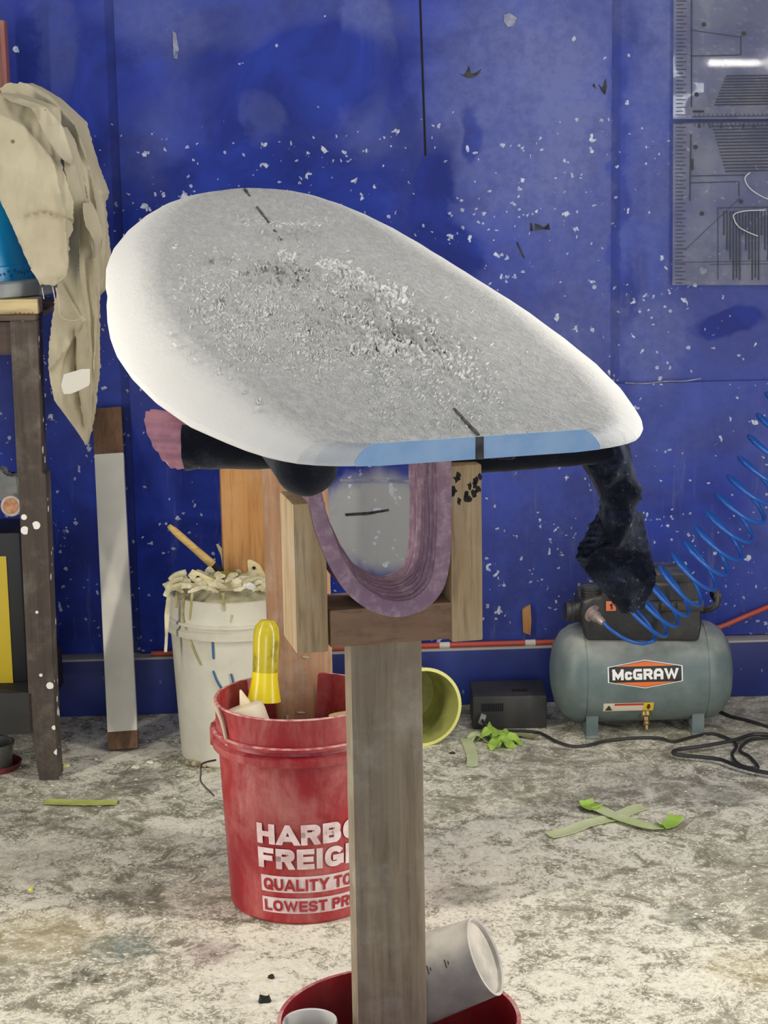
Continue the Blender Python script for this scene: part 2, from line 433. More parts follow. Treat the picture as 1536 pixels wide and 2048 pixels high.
def floor_material():
    q = NT('dusty_concrete'); v = q.coords(); X = q.xyz(v)
    a = q.noise(v, 2.4, 6, 0.6, 0.4); b = q.noise(v, 13, 8, 0.72, 1.2); c_ = q.noise(v, 48, 6, 0.75, 0.8); d = q.noise(v, 120, 3, 0.7)
    base = q.mix(q.ramp(b, 0.36, 0.62), lin((138, 133, 114)), lin((188, 183, 163)))
    e_ = q.noise(q.coords((1, .8, 1)), 75, 6, 0.8, 1.6)
    dust = q.math('ADD', q.math('ADD', q.math('MULTIPLY', b, 0.40), q.math('MULTIPLY', e_, 0.60)), q.math('ADD', q.math('MULTIPLY', q.math('SUBTRACT', a, 0.5), 0.34), q.ramp(X[1], 2.4, 4.2, 0.012, -0.03)))
    c = q.mix(q.ramp(dust, 0.44, 0.54, 0, 1.0), base, lin((236, 231, 212)))
    c = q.mix(q.ramp(q.math('ADD', dust, q.math('MULTIPLY', q.math('SUBTRACT', d, .5), 0.25)), 0.56, 0.64, 0, 0.9), c, lin((250, 246, 230)))
    def stain(px, py, r, col, amt):
        p = PZ(px, py); dx = q.math('SUBTRACT', X[0], p.x); dy = q.math('SUBTRACT', X[1], p.y)
        rr = q.math('ADD', q.math('SQRT', q.math('ADD', q.math('MULTIPLY', dx, dx), q.math('MULTIPLY', dy, dy))), q.math('MULTIPLY', q.math('SUBTRACT', b, 0.5), r*1.6))
        return q.mix(q.math('MULTIPLY', q.ramp(rr, r*0.3, r, amt, 0), q.ramp(c_, 0.35, 0.65, 0.4, 1)), c, lin(col))
    for s in ((235, 1895, 0.09, (96, 118, 114), 0.75), (95, 1870, 0.15, (196, 178, 128), 0.5), (425, 1905, 0.07, (140, 112, 112), 0.7), (170, 1955, 0.05, (60, 58, 52), 0.8),
              (930, 1790, 0.09, (92, 92, 72), 0.6), (1370, 1835, 0.07, (104, 108, 94), 0.7), (1440, 1590, 0.12, (120, 118, 106), 0.8), (290, 1560, 0.12, (108, 106, 98), 0.7),
              (270, 1780, 0.09, (108, 106, 92), 0.6), (60, 1730, 0.16, (140, 136, 120), 0.5), (1250, 1560, 0.2, (140, 138, 124), 0.5), (1490, 1940, 0.1, (190, 170, 120), 0.4)):
        c = stain(*s)
    q.col(c); q.set(Roughness=0.9); q.b.inputs['Specular IOR Level'].default_value = 0.15
    q.bump(q.math('ADD', q.math('MULTIPLY', b, 0.6), q.math('MULTIPLY', c_, 0.5)), 0.5, 0.008)
    return q.m
M_FLOOR = floor_material()

bm = new(); box(bm, (0, 1.0, -0.05), (3.3, 7.2, 0.1)); struct('floor', bm, M_FLOOR)
bm = new(); box(bm, (0, 0.1, 1.3), (3.6, 0.2, 2.75)); wb = struct('wall_back', bm, M_WALL); wb.matrix_world = WM
M_PLAIN = simple('plain_blue_paint', (34, 50, 120), 0.6, (60, 70, 130), 3)
bm = new(); box(bm, (-1.68, 1.0, 1.3), (0.1, 7.2, 2.7)); struct('wall_left', bm, M_PLAIN)
bm = new(); box(bm, (1.68, 1.0, 1.3), (0.1, 7.2, 2.7)); struct('wall_right', bm, M_PLAIN)
bm = new(); box(bm, (0, 1.0, 2.7), (3.5, 7.2, 0.1)); struct('ceiling', bm, simple('grey_ceiling', (120, 122, 124), 0.9, (104, 106, 108), 4))

# sheathing panel between the two seams, the strip right of it, kickboard with ledge
def wall_box(name, x0, x1, z0, z1, proud, mat, bev=0.002):
    bm = new(); box(bm, ((x0+x1)/2, -proud/2, (z0+z1)/2), (x1-x0, proud, z1-z0), None, bev)
    o = struct(name, bm, mat, None, 30); o.matrix_world = WM; return o
xa = wl(240, 300)[0]; xb = wl(1220, 400)[0]
zl = wl(960, 1284)[1]
LEDGE = 0.055; PANEL = 0.020
wall_box('trim_1', xa, xb, zl+0.002, 2.6, PANEL, M_WALL)
wall_box('trim_2', xb+0.004, 1.55, zl+0.002, wl(1330, 764)[1], 0.010, M_WALL)
M_KICK = NT('blue_kickboard'); q = M_KICK; v = q.coords(); X = q.xyz(v)
c = q.mix(q.ramp(q.noise(v, 6, 5), 0.35, 0.7), lin((24, 38, 108)), lin((40, 58, 136)))
c = q.mix(q.math('MULTIPLY', q.speck(q.coords((1, 1, 0.5)), 44, 0.4, 0.4, 0.1), 0.5), c, lin((170, 176, 196)))
c = q.mix(q.ramp(X[2], zl-0.006, zl-0.003), c, lin((176, 170, 160)))
q.col(c); q.set(Roughness=0.5); M_KICK = q.m
wall_box('baseboard_back', -1.6, 1.6, 0.0, zl, LEDGE, M_KICK, 0.003)
# dark splits and gouges in the sheathing
M_BLACK = simple('dark_gap', (10, 11, 18), 0.9)
M_GOUGE = simple('torn_ply', (66, 64, 60), 0.9, (22, 22, 26), 60)
def wall_poly(pts, depth0, depth1):
    bm = new(); f = [wall_pt(x, y, depth0) for x, y in pts]; g = [wall_pt(x, y, depth1) for x, y in pts]
    faces_of(bm, [f, g], True, True, True); return bm
def wall_mark(name, pts, mat, proud=0.020, th=0.0012):
    o = struct(name, wall_poly(pts, proud-0.001, proud+th), mat); return o
tn = 3
wall_mark('trim_3', [(838, -5), (842, -5), (853, 312), (849, 312)], M_BLACK)
for k, pts in enumerate(([(918, 146), (928, 150), (934, 141), (938, 131), (942, 147), (950, 146), (963, 138), (957, 149), (944, 156), (932, 155)],
            [(1185, 172), (1192, 178), (1188, 166)], [(1197, 168), (1204, 176), (1211, 158), (1214, 172), (1210, 190), (1203, 182)],
            [(1060, 446), (1064, 446), (1066, 462), (1061, 462)], [(1070, 447), (1080, 450), (1088, 455), (1098, 446), (1100, 460), (1084, 458), (1070, 461)],
            [(1032, 485), (1036, 484), (1050, 516), (1046, 516)])):
    wall_mark('trim_%d' % (4+k), pts, M_GOUGE)
M_SCAR = simple('pale_scar', (150, 154, 172), 0.7, (110, 116, 140), 40)
for k, pts in enumerate(([(680, 958), (836, 960), (836, 966), (680, 964)], [(690, 1027), (735, 1024), (778, 1018), (778, 1022), (735, 1030), (692, 1032)],
                         [(1008, 30), (1020, 26), (1034, 36), (1028, 52), (1016, 54), (1008, 44)], [(345, 62), (352, 66), (358, 100), (350, 116), (346, 90)], [(346, 98), (356, 104), (354, 118), (348, 116)])):
    wall_mark('trim_%d' % (10+k), pts, M_GOUGE if k == 1 else M_SCAR, 0.020, 0.002)

# ------------------------------------------------------------------ surfboard blank
B_T, B_SL, B_RO, B_YAW, B_K, B_K2 = 1.9853, 0.0527, 0.0148, -0.2206, 0.0221, 0.0154
ax = Vector((math.sin(B_YAW)*math.cos(B_SL), math.cos(B_YAW)*math.cos(B_SL), math.sin(B_SL)))
lat = Vector((math.cos(B_YAW), -math.sin(B_YAW), 0)); upb = lat.cross(ax)
lat2 = lat*math.cos(B_RO) + upb*math.sin(B_RO); nb = lat2.cross(ax)
B0 = P(958, 895, B_T)
B_LEN = 1.562
WID = [(0, .133), (.004, .145), (.010, .157), (.020, .172), (.035, .187), (.055, .199), (.085, .213), (.13, .228), (.19, .243), (.30, .268), (.45, .291), (.60, .304), (.75, .310), (.85, .309), (.95, .304),
       (1.05, .296), (1.15, .284), (1.25, .266), (1.34, .242), (1.42, .210), (1.48, .176), (1.52, .144), (1.54, .118), (1.552, .090), (1.559, .06), (1.562, .02)]
def bp(u, s, h):
    return B0 + lat2*u + ax*s + nb*(h + B_K*s*s + B_K2*s**4)
def half_w(s):
    return interp(s, WID)
def thick(s):
    return interp(s, [(0, .024), (.08, .032), (.3, .050), (.8, .060), (1.2, .050), (1.45, .032), (1.56, .016)])
def build_board():
    bm = new(); la = bm.verts.layers.float.new('sanded_shade'); ss = []; s = 0.0
    while s < B_LEN: ss.append(s); s += 0.002 if (s < 0.1 or s > 1.5) else 0.0055
    ss.append(B_LEN)
    # section: deck (u fraction, height fraction), rail bands, then bottom
    rows = []; mi = []
    INN = 0.076                           # width of the planed rail bands
    for s in ss:
        w = half_w(s); t = thick(s); inn = min(INN*interp(s, [(0, .25), (.1, .62), (.4, 1), (1.2, 1), (1.5, .7), (1.56, .5)]), w*0.55)
        sec = []; wide = 1.0 + interp(s, [(1.1, 0), (1.3, .06), (1.562, .10)])
        c = 1-inn/w
        flat = [-c + 2*c*i/190 for i in range(191)]
        band = [(0.0, .50), (.16, .445), (.34, .355), (.52, .24), (.68, .12), (.81, -.01), (.91, -.13), (.975, -.24), (1.0, -.33), (.985, -.40), (.95, -.45)]
        NB = len(band)-1
        bandL = [(-(c + (1-c)*a), b) for a, b in band[1:]]
        bot = [(-.95+.15, -.5), (-.4, -.5), (0, -.5), (.4, -.5), (.8, -.5)]
        for f, b in reversed(bandL): sec.append((f*w*wide, b*t))
        for f in flat:
            u = f*w; dome = 0.5*t + 0.012*(1-(f/c)**2)*min(1, s/0.25)*min(1, (B_LEN-s)/.25)
            p = bp(u, s, 0)
            fade = min(1, max(0, (c*w-abs(u))/0.05))*min(1, s/0.05)
            r1 = noise.fractal(Vector((u*40, s*13, 1.7)), 0.8, 2.1, 4)
            r2 = noise.noise(Vector((u*150, s*46, 9.1)))
            m = max(0, 1-((u/.17)**2+((s-.62)/.42)**2))
            d = 0.0030*r1*fade*(.25+m) + 0.0034*r2*fade*(0.15+1.3*m)
            # coarse chewed patches left by the planer
            for cu, cs, ru, rs, amp in ((-.045, .95, .06, .13, .0042), (.03, .45, .07, .13, .0034), (-.16, .78, .05, .1, .0016), (.02, 1.22, .09, .05, .0016), (.0, .62, .12, .2, .0016), (-.12, 1.08, .03, .03, .003)):
                k = max(0, 1-((u-cu)/ru)**2-((s-cs)/rs)**2)
                if k > 0: d += 4.6*amp*k*(noise.noise(Vector((u*80, s*26, 4.4)))*0.9 + abs(noise.noise(Vector((u*150, s*55, 2)))) - .25)
            sec.append((u, dome+d))
        for a, b in band[1:]: sec.append(((c + (1-c)*a)*w, b*t))
        for f, b in reversed(bot): sec.append((f*w, b*t))
        rows.append([bp(u, s, h) for u, h in sec]); mi.append(len(sec))
    vs = faces_of(bm, rows, True, False, True)
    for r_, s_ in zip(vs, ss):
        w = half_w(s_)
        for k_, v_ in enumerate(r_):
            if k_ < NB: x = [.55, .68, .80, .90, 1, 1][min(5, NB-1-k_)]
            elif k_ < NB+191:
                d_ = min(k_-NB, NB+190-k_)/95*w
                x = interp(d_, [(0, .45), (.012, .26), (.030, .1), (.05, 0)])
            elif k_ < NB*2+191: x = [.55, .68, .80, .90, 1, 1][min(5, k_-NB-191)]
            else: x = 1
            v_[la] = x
    return bm, rows[0]
q = NT('rough_white_foam'); v = q.coords()
n1 = q.noise(v, 120, 6, 0.75); n2 = q.noise(v, 320, 3, 0.7)
q.col(q.mix(q.ramp(n1, 0.3, 0.7), lin((216, 216, 214)), lin((238, 238, 234)))); q.set(Roughness=0.95); q.b.inputs['Specular IOR Level'].default_value = 0.1
q.bump(q.math('ADD', n1, q.math('MULTIPLY', n2, 0.6)), 0.35, 0.003); M_FOAM = q.m
q = NT('foam_blank'); v = q.coords()
mr = q.n('ShaderNodeMapping'); q.l(v, mr.inputs[0]); mr.inputs['Rotation'].default_value = (0, 0, B_YAW)
ms_ = q.n('ShaderNodeMapping'); q.l(mr.outputs[0], ms_.inputs[0]); ms_.inputs['Scale'].default_value = (1, .36, 1)
n1 = q.noise(ms_.outputs[0], 105, 5, 0.7, .5); n2 = q.noise(ms_.outputs[0], 300, 3, 0.7); n3 = q.noise(v, 9, 4, .6)
c = q.mix(q.ramp(n1, 0.34, 0.66), lin((194, 195, 194)), lin((216, 216, 214)))
c = q.mix(q.ramp(n3, .35, .7, 0, .4), c, lin((192, 194, 192)))
at = q.n('ShaderNodeAttribute'); at.attribute_name = 'sanded_shade'  # planed wear, plus facet shade painted in: inner bands greyer than outer
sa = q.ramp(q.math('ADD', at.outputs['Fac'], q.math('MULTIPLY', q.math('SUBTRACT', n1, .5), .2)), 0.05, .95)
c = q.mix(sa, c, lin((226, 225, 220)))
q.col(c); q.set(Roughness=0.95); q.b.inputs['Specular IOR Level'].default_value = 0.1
bh = q.math('MULTIPLY', q.math('ADD', n1, q.math('MULTIPLY', n2, 0.7)), q.ramp(at.outputs['Fac'], .2, .9, 1.0, .10))
q.bump(bh, 1.0, 0.010); M_CRUST = q.m
M_TAIL = simple('pale_blue_foam', (176, 208, 240), 0.8, (160, 196, 234), 30)
M_STR = simple('stringer_wood', (96, 92, 86), 0.8, (60, 58, 56), 60)
board = thing('surfboard', 'wide white foam surfboard blank, rough deck and blue tail end, resting on padded stand', 'surfboard', B0)
bm, tail_ring = build_board()
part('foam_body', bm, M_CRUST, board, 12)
bm = new()                                # squared-off tail face, laid a little proud
c0 = [p - ax*0.0015 for p in tail_ring]
f0 = [B0*0.0 + p for p in tail_ring]
faces_of(bm, [f0, c0], True, False, True)
part('tail_face', bm, M_TAIL, board, 20, 'pale blue squared-off tail end')
bm = new()
def strip(s0, s1, hw, lift):
    n = 14; r0 = []; r1 = []; ra = []; rb = []
    for i in range(n+1):
        s = s0+(s1-s0)*i/n; h = 0.5*thick(s)+0.012*min(1, s/0.25)*min(1, (B_LEN-s)/.25)+.0006
        w_ = hw*(0.7+0.5*noise.noise(Vector((s*40, 0, 5))))
        r0.append([bp(-w_, s, h+lift), bp(w_, s, h+lift), bp(w_, s, h-0.004), bp(-w_, s, h-0.004)])
    faces_of(bm, r0, True, True, True)
for a_ in ((1.50, 1.555, .0030, .0012), (1.30, 1.42, .0022, .0014), (1.18, 1.25, .002, .0012), (0.002, 0.10, .002, .0012)):
    strip(*a_); part('stringer', bm, M_STR, board, 20, 'thin dark wooden stringer'); bm = new()
box(bm, (0, 0, 0), (.0085, .003, thick(0)), Matrix.Translation(bp(0, -0.0022, 0)) @ zrot(-B_YAW), 0.0003)
part('stringer', bm, M_STR, board, 20, 'thin dark wooden stringer')

def proj(p):
    d = p-CAM; w = d.dot(FWD); return Vector((768+F_PX*d.dot(CR)/w, 1024-F_PX*d.dot(CU)/w))
def deck_h(u, s):
    c = max(.02, half_w(s)-.07); return 0.5*thick(s)+.012*max(0, 1-(u/c)**2)*min(1, s/.25)*min(1, (B_LEN-s)/.25)
def inv_deck(px, py, u=0.0, s=.7):
    for _ in range(7):
        f0_ = proj(bp(u, s, deck_h(u, s))); fu = (proj(bp(u+.002, s, deck_h(u, s)))-f0_)/.002; fs = (proj(bp(u, s+.004, deck_h(u, s+.004)))-f0_)/.004
        ex, ey = px-f0_.x, py-f0_.y; det = fu.x*fs.y-fs.x*fu.y
        u += (ex*fs.y-fs.x*ey)/det; s += (fu.x*ey-ex*fu.y)/det; s = min(max(s, .01), 1.5); u = min(max(u, -.3), .3)
    return u, s
random.seed(17)
bm = new()
def fibre(px, py, ln, wd, ht, ang):
    u0, s0 = inv_deck(px, py); e = .002
    f0_ = proj(bp(u0, s0, deck_h(u0, s0))); fu = (proj(bp(u0+e, s0, deck_h(u0, s0)))-f0_)/e; fs = (proj(bp(u0, s0+e, deck_h(u0, s0+e)))-f0_)/e
    det = fu.x*fs.y-fs.x*fu.y
    def at(dx, dy, h):
        u = u0+(dx*fs.y-fs.x*dy)/det; s = s0+(fu.x*dy-dx*fu.y)/det; return bp(u, s, deck_h(u, s)+h)
    ca_, sa_ = math.cos(ang), math.sin(ang); cv = random.uniform(-.5, .5)
    L_, R__, T_ = [], [], []
    for i in range(4):
        t = (i/3-.5)*2; k = (1-t*t)*.8+.2; bx, by = ca_*t*ln - sa_*cv*ln*t*t, sa_*t*ln + ca_*cv*ln*t*t
        L_.append(bm.verts.new(at(bx-sa_*wd*k, by+ca_*wd*k, -.0016))); R__.append(bm.verts.new(at(bx+sa_*wd*k, by-ca_*wd*k, -.0016)))
        T_.append(bm.verts.new(at(bx+random.uniform(-.4, .4)*wd, by, ht*k*random.uniform(.6, 1.1))))
    for i in range(3):
        bm.faces.new((L_[i], L_[i+1], T_[i+1], T_[i])); bm.faces.new((T_[i], T_[i+1], R__[i+1], R__[i]))
def seg_w(p, pts): return min(seg_dist(p, Vector(a), Vector(b))[0] for a, b in zip(pts, pts[1:]))
n_ = 0
for tr in range(24000):
    px, py = random.uniform(340, 1120), random.uniform(420, 862); p = Vector((px, py))
    dx, dy = px-690, py-690; a_ = dx*.93+dy*.36; b_ = -dx*.36+dy*.93
    m = max(0, 1-(a_/360)**2-(b_/135)**2)**.7
    m = max(m*.9, .20*max(0, 1-(a_/470)**2-(b_/190)**2))
    m *= .55+.9*abs(noise.noise(Vector((px*.012, py*.02, 3))))
    m = max(m, .8*(seg_w(p, [(480, 440), (560, 446), (640, 452)]) < 9)*.6, .6*(seg_w(p, [(620, 430), (690, 448)]) < 3))
    if random.random() < m*.95: fibre(px, py, random.uniform(3, 6.5), random.uniform(1.3, 2.4), random.uniform(.0007, .0020), random.choice((-.6, .5, .9, 1.4, 2.2))+random.uniform(-.4, .4)); n_ += 1
for line, wdt, cnt, big in (([(640, 528), (700, 545), (760, 580), (808, 604)], 20, 190, .85), ([(735, 655), (775, 690), (830, 710), (890, 725), (935, 745)], 20, 230, .8), ([(560, 512), (585, 514)], 9, 44, .75), ([(390, 605), (430, 622), (470, 640)], 16, 60, .5)):
    for k in range(cnt):
        i = random.randrange(len(line)-1); t = random.random(); px = line[i][0]+(line[i+1][0]-line[i][0])*t+random.gauss(0, wdt*.5); py = line[i][1]+(line[i+1][1]-line[i][1])*t+random.gauss(0, wdt*.42)
        fibre(px, py, random.uniform(5, 10)*big, random.uniform(2.6, 5)*big, random.uniform(.0025, .0065)*big, random.uniform(-.9, 1.6))
fz = part('foam_fuzz', bm, simple('foam_fibre', (196, 197, 195), 0.95, (220, 220, 217), 60, 0.2, 300, spec=.1), board, 0); fz['kind'] = 'stuff'

# ------------------------------------------------------------------ shaping stands
M_W_FRONT = wood('weathered_stud_grey', (136, 120, 98), (160, 143, 116), (96, 82, 64), dust=0.35)
M_W_PALE = wood('pale_stud', (206, 178, 136), (190, 152, 106), (140, 106, 70), dust=0.2)
M_W_ORANGE = wood('orange_stud', (186, 136, 78), (170, 118, 62), (120, 78, 40), dust=0.1)
M_W_BAR = wood('rough_crossbar', (150, 116, 86), (128, 98, 74), (88, 66, 50), 'x', dust=0.3)
M_U = NT('mauve_foam_pad'); q = M_U; v = q.coords(); n1 = q.noise(v, 60, 5, 0.7)
q.col(q.mix(q.ramp(n1, 0.4, 0.75), lin((146, 116, 134)), lin((186, 160, 166)))); q.set(Roughness=0.95); q.bump(q.noise(v, 260, 3), 0.2, 0.002); M_U = q.m
M_NAIL = simple('dull_steel', (170, 170, 168), 0.4, metallic=0.7)

M_W_UP = wood('streaky_stud', (190, 164, 122), (162, 134, 96), (92, 72, 50), ring=30, dust=0.2)
def stand(name, label, foot, yaw, zf, fork_h, zpost0, m_post, m_up, m_bar, pw=(.089, .038), group='shaping stands set in buckets', up_top=(0, 0)):
    """post + crossbar + two uprights; foot = (x, y); zf = underside of the fork"""
    t = thing(name, label, 'stand', (foot[0], foot[1], 0), group)
    M = Matrix.Translation((foot[0], foot[1], 0)) @ zrot(yaw)
    bm = new(); box(bm, (0, 0, (zpost0+zf)/2), (pw[0], pw[1], zf-zpost0), M, .004); part('post', bm, m_post, t)
    bm = new(); box(bm, (0.002, 0, zf+.024), (.150, .086, .046), M, .003); part('crossbar', bm, m_bar, t)
    for sgn, dz in ((-1, up_top[0]), (1, up_top[1])):
        bm = new(); box(bm, (sgn*.0945, 0, zf-.003+(fork_h+dz)/2), (.039, .089, fork_h+dz), M, .003); part('upright', bm, m_up, t)
    return t, M

BY = -B_YAW
fc = P(782, 1290, 2.215); ZF = fc.z
ds = Vector((math.sin(B_YAW), math.cos(B_YAW), 0))
ft = (fc.x + ds.x*0.045, fc.y + ds.y*0.045)
front, MF = stand('shaping_stand', 'grey wooden post with forked top lined in mauve foam, carrying the board tail', ft, BY, ZF, .180, .035, M_W_FRONT, M_W_UP, M_W_BAR, up_top=(0, .035))
M_SMUDGE = simple('black_smudge', (40, 36, 32), 0.9)
random.seed(21)
for k in range(14):
    u0, z0_ = random.uniform(.078, .111), ZF+random.uniform(.168, .208)
    bm = new(); r_ = []; 
    for i in range(9):
        a_ = 2*math.pi*i/9; rr_ = .0036*(.5+abs(noise.noise(Vector((k*3.1, math.cos(a_)*1.3, math.sin(a_)*1.3))))*1.6)
        r_.append((u0+rr_*math.cos(a_), z0_+rr_*1.5*math.sin(a_)))
    faces_of(bm, [[MF @ Vector((x, -.0447, z)) for x, z in r_], [MF @ Vector((x, -.0450, z)) for x, z in r_]], True, True, True); part('smudge', bm, M_SMUDGE, front, 0)
# U pad
def on_fork(px, py):                     # pixel to fork-plane (u, z)
    n = Vector((-math.sin(BY), math.cos(BY), 0)); p0 = MF @ Vector((0, -.047, 0)); d = ray(px, py)
    p = CAM + d*((p0-CAM).dot(n)/d.dot(n)); w = MF.inverted() @ p; return Vector((w.x, 0, w.z))
up = [(614, 985), (624, 1040), (640, 1090), (664, 1142), (698, 1190), (744, 1222), (795, 1233), (845, 1219), (880, 1186), (896, 1140), (901, 1080), (902, 1000), (902, 935), (902, 905)]
path = spline([on_fork(*p) for p in up], 8)
bm = new(); rings = []
NV = 44
for i, p in enumerate(path):
    tng = (path[min(i+1, len(path)-1)] - path[max(i-1, 0)]).normalized(); nrm = Vector((-tng.z, 0, tng.x))
    th0 = interp(i/len(path), [(0, .015), (.12, .016), (.4, .0155), (.7, .017), (1, .018)])
    ring = [MF @ (p + Vector((0, -.050, 0))), ]
    for k in range(NV+1):
        vv = -.050+.098*k/NV
        g = th0*(1.0 + .10*math.sin(i*0.05)) + .0019*math.sin(vv*2*math.pi/.0082) - (.0035 if -.032 < vv < -.026 else 0) + .0018*noise.noise(Vector((i*0.12, vv*60, 0)))
        g += interp(vv, [(-.05, 0), (-.034, .0012), (-.015, .005), (.015, .009), (.05, .0115)])
        ring.append(MF @ (p + nrm*g + Vector((0, vv, 0))))
    ring.append(MF @ (p + Vector((0, .048, 0))))
    rings.append(ring)
faces_of(bm, rings, True, True, True)
part('fork_padding', bm, M_U, front, 50, 'mauve ribbed foam lining bent into a U')

M_BLK = NT('black_fleece'); q = M_BLK; v = q.coords(); n1 = q.noise(v, 22, 6, 0.7)
q.col(q.mix(q.ramp(n1, 0.5, 0.8), lin((22, 25, 34)), lin((52, 58, 72)))); q.set(Roughness=0.95); q.b.inputs['Specular IOR Level'].default_value = 0.15
q.b.inputs['Sheen Weight'].default_value = 0.12
q.bump(q.noise(v, 180, 4), 0.3, 0.003); M_BLK = q.m
M_PINK = simple('pink_foam', (186, 132, 146), 0.9, (166, 112, 128), 24, 0.2, 200)
E0 = P(402, 884, 2.41); E1 = P(326, 879, 2.425); KB = P(640, 884, 2.40)
bm = new(); pts = []; rad = []
for i in range(26):
    f = i/25; pts.append(KB.lerp(E0 + (E0-KB).normalized()*.02, f)); rad.append(.0345)
tube(bm, pts, rad, 32, True, lambda i, a: 1+.05*noise.noise(Vector((i*.28, math.cos(a)*1.6, math.sin(a)*1.6))) + (.05*math.sin(a*7+1)*(1 if i > 23 else 0)))
arm = part('padded_arm', bm, M_BLK, front, 60, 'black sock-covered pad with a torn end')
K = P(622, 941, 2.165); KD = (ds*1.0 + Vector((0, 0, .06))).normalized()
bm = new(); pts = []; rad = []
for i in range(10):
    a = i/9*math.pi/2; pts.append(K + KD*(.034 - .034*math.cos(a))); rad.append(max(.002, .0375*math.sin(a)))
for i in range(1, 16): pts.append(K + KD*(.034+.20*i/15)); rad.append(.0375 - .004*i/15)
tube(bm, pts, rad, 36, True, lambda i, a: 1+.05*noise.noise(Vector((i*.3, math.cos(a)*1.4, math.sin(a)*1.4+7))))
part('padded_top', bm, M_BLK, front, 60, 'rounded black padded end')
bm = new(); pts = [E0.lerp(E1, i/16) for i in range(17)]
rings = []
dd = (E1-E0).normalized(); u_, w_ = frame_at(dd)
for i, p in enumerate(pts):
    ring = []
    for k in range(96):
        a = 2*math.pi*k/96; r = (.0325+.003*i/16)*(1+.06*math.sin(a*13)+.02*noise.noise(Vector((i*.3, a, 1))))
        off_ = u_*math.cos(a) + w_*math.sin(a); sl = dd*(.020*off_.z*max(0, (i-8)/8) + (.006*math.sin(a*5) if i == 0 else 0))
        ring.append(p + (u_*math.cos(a) + w_*math.sin(a))*r + sl)
    rings.append(ring)
for i in range(16, -1, -1):
    p = pts[i]; rings.append([p + (u_*math.cos(2*math.pi*k/96)+w_*math.sin(2*math.pi*k/96))*.0205 for k in range(96)])
faces_of(bm, rings, True, False, True)
part('foam_core', bm, M_PINK, arm, 50, 'pink fluted foam core showing at the torn end')
# right hand arm, thin, under the board
A0 = MF @ Vector((.075, 0, fc.z+.190+.023)); A1 = P(1235, 893, 2.30)
bm = new(); pts = [A0.lerp(A1, i/20) for i in range(21)]
tube(bm, pts, .020, 20, True, lambda i, a: 1+.08*noise.noise(Vector((i*.6, math.cos(a)*2, math.sin(a)*2))))
part('padded_arm', bm, M_BLK, front, 60)

# ragged black cloth hanging from the right arm
q = NT('black_rag'); v = q.coords(); n1 = q.noise(v, 18, 6, 0.7); n2 = q.noise(v, 90, 4, 0.8)
c = q.mix(q.ramp(n1, 0.42, 0.7), lin((26, 29, 40)), lin((60, 66, 82)))
c = q.mix(q.ramp(n2, 0.56, 0.80, 0, 0.75), c, lin((136, 140, 148)))
q.col(c); q.set(Roughness=0.95); q.b.inputs['Specular IOR Level'].default_value = 0.1; q.bump(n2, 0.4, 0.003); M_RAG = q.m
bm = new()
def rag_hd(px, py, u, vv):
    h = 2.30 - .014*math.sin(math.pi*u)**0.7 + .03*(abs(u-.5)*2)**3
    h -= .018*ridge(px, py, [(1235, 880), (1250, 925), (1205, 985), (1195, 1015)], 22)
    h -= .016*ridge(px, py, [(1255, 900), (1262, 960), (1285, 985)], 14)
    h -= .014*ridge(px, py, [(1285, 985), (1272, 1020), (1262, 1050), (1240, 1090)], 16)
    h -= .010*ridge(px, py, [(1165, 915), (1200, 960), (1235, 950)], 14)
    return h + .006*noise.noise(Vector((px*.03, py*.03, 0)))
sheet(bm, [(880, 1170, 1256), (900, 1152, 1261), (935, 1166, 1268), (960, 1182, 1275), (980, 1192, 1287), (995, 1198, 1282), (1015, 1200, 1272), (1040, 1190, 1282), (1070, 1198, 1275), (1096, 1228, 1246)], rag_hd, 90, 44, .012, 5)
def rag2(px, py, u, vv):
    h = 2.325 - .018*math.sin(math.pi*u) + .012*noise.noise(Vector((px*.02, py*.02, 4)))
    h -= .020*ridge(px, py, [(1185, 1040), (1165, 1085), (1155, 1115)], 16)
    h -= .008*abs(math.sin((py-1030)*.24))*ridge(px, py, [(1190, 1030), (1160, 1105)], 22, 1)
    h -= .010*ridge(px, py, [(1160, 1125), (1200, 1095), (1235, 1085)], 10)
    return h
sheet(bm, [(1025, 1198, 1284), (1045, 1182, 1288), (1075, 1166, 1295), (1095, 1158, 1300), (1112, 1149, 1302), (1128, 1160, 1308), (1150, 1176, 1312), (1165, 1190, 1314), (1180, 1202, 1304), (1200, 1220, 1296), (1215, 1232, 1284), (1226, 1242, 1266)], rag2, 100, 50, .012, 6)
solo('rag', bm, M_RAG, 'tattered black cloth rag dangling below the right side of the surfboard', 'cloth', P(1240, 890, 2.3), smooth=70)
# little black foam lumps showing under the board edge
bm = new()
for x in (985, 1000, 1012, 1022):
    r = bmesh.ops.create_uvsphere(bm, u_segments=14, v_segments=8, radius=.006); bmesh.ops.translate(bm, verts=r['verts'], vec=P(x, 909, 2.21))
part('pad_edge', bm, M_BLK, front)

# rear stand in the red bucket, under the nose
RY = R_(24)
rp = P(603, 1440, 3.36)
deck_rear = 1.075
rear, MR = stand('shaping_stand', 'brown wooden post standing in the red lettered bucket behind the front stand', (rp.x, rp.y), RY, .905, .150, .04,
                 wood('pinkish_stud', (150, 112, 84), (176, 136, 100), (110, 80, 62), dust=0.3), M_W_PALE, M_W_BAR, (.104, .060))
bm = new()
a0 = MR @ Vector((-.17, 0, 1.077)); a1 = MR @ Vector((.17, 0, 1.077))
tube(bm, [a0.lerp(a1, i/12) for i in range(13)], .026, 18); part('padded_arm', bm, M_BLK, rear)
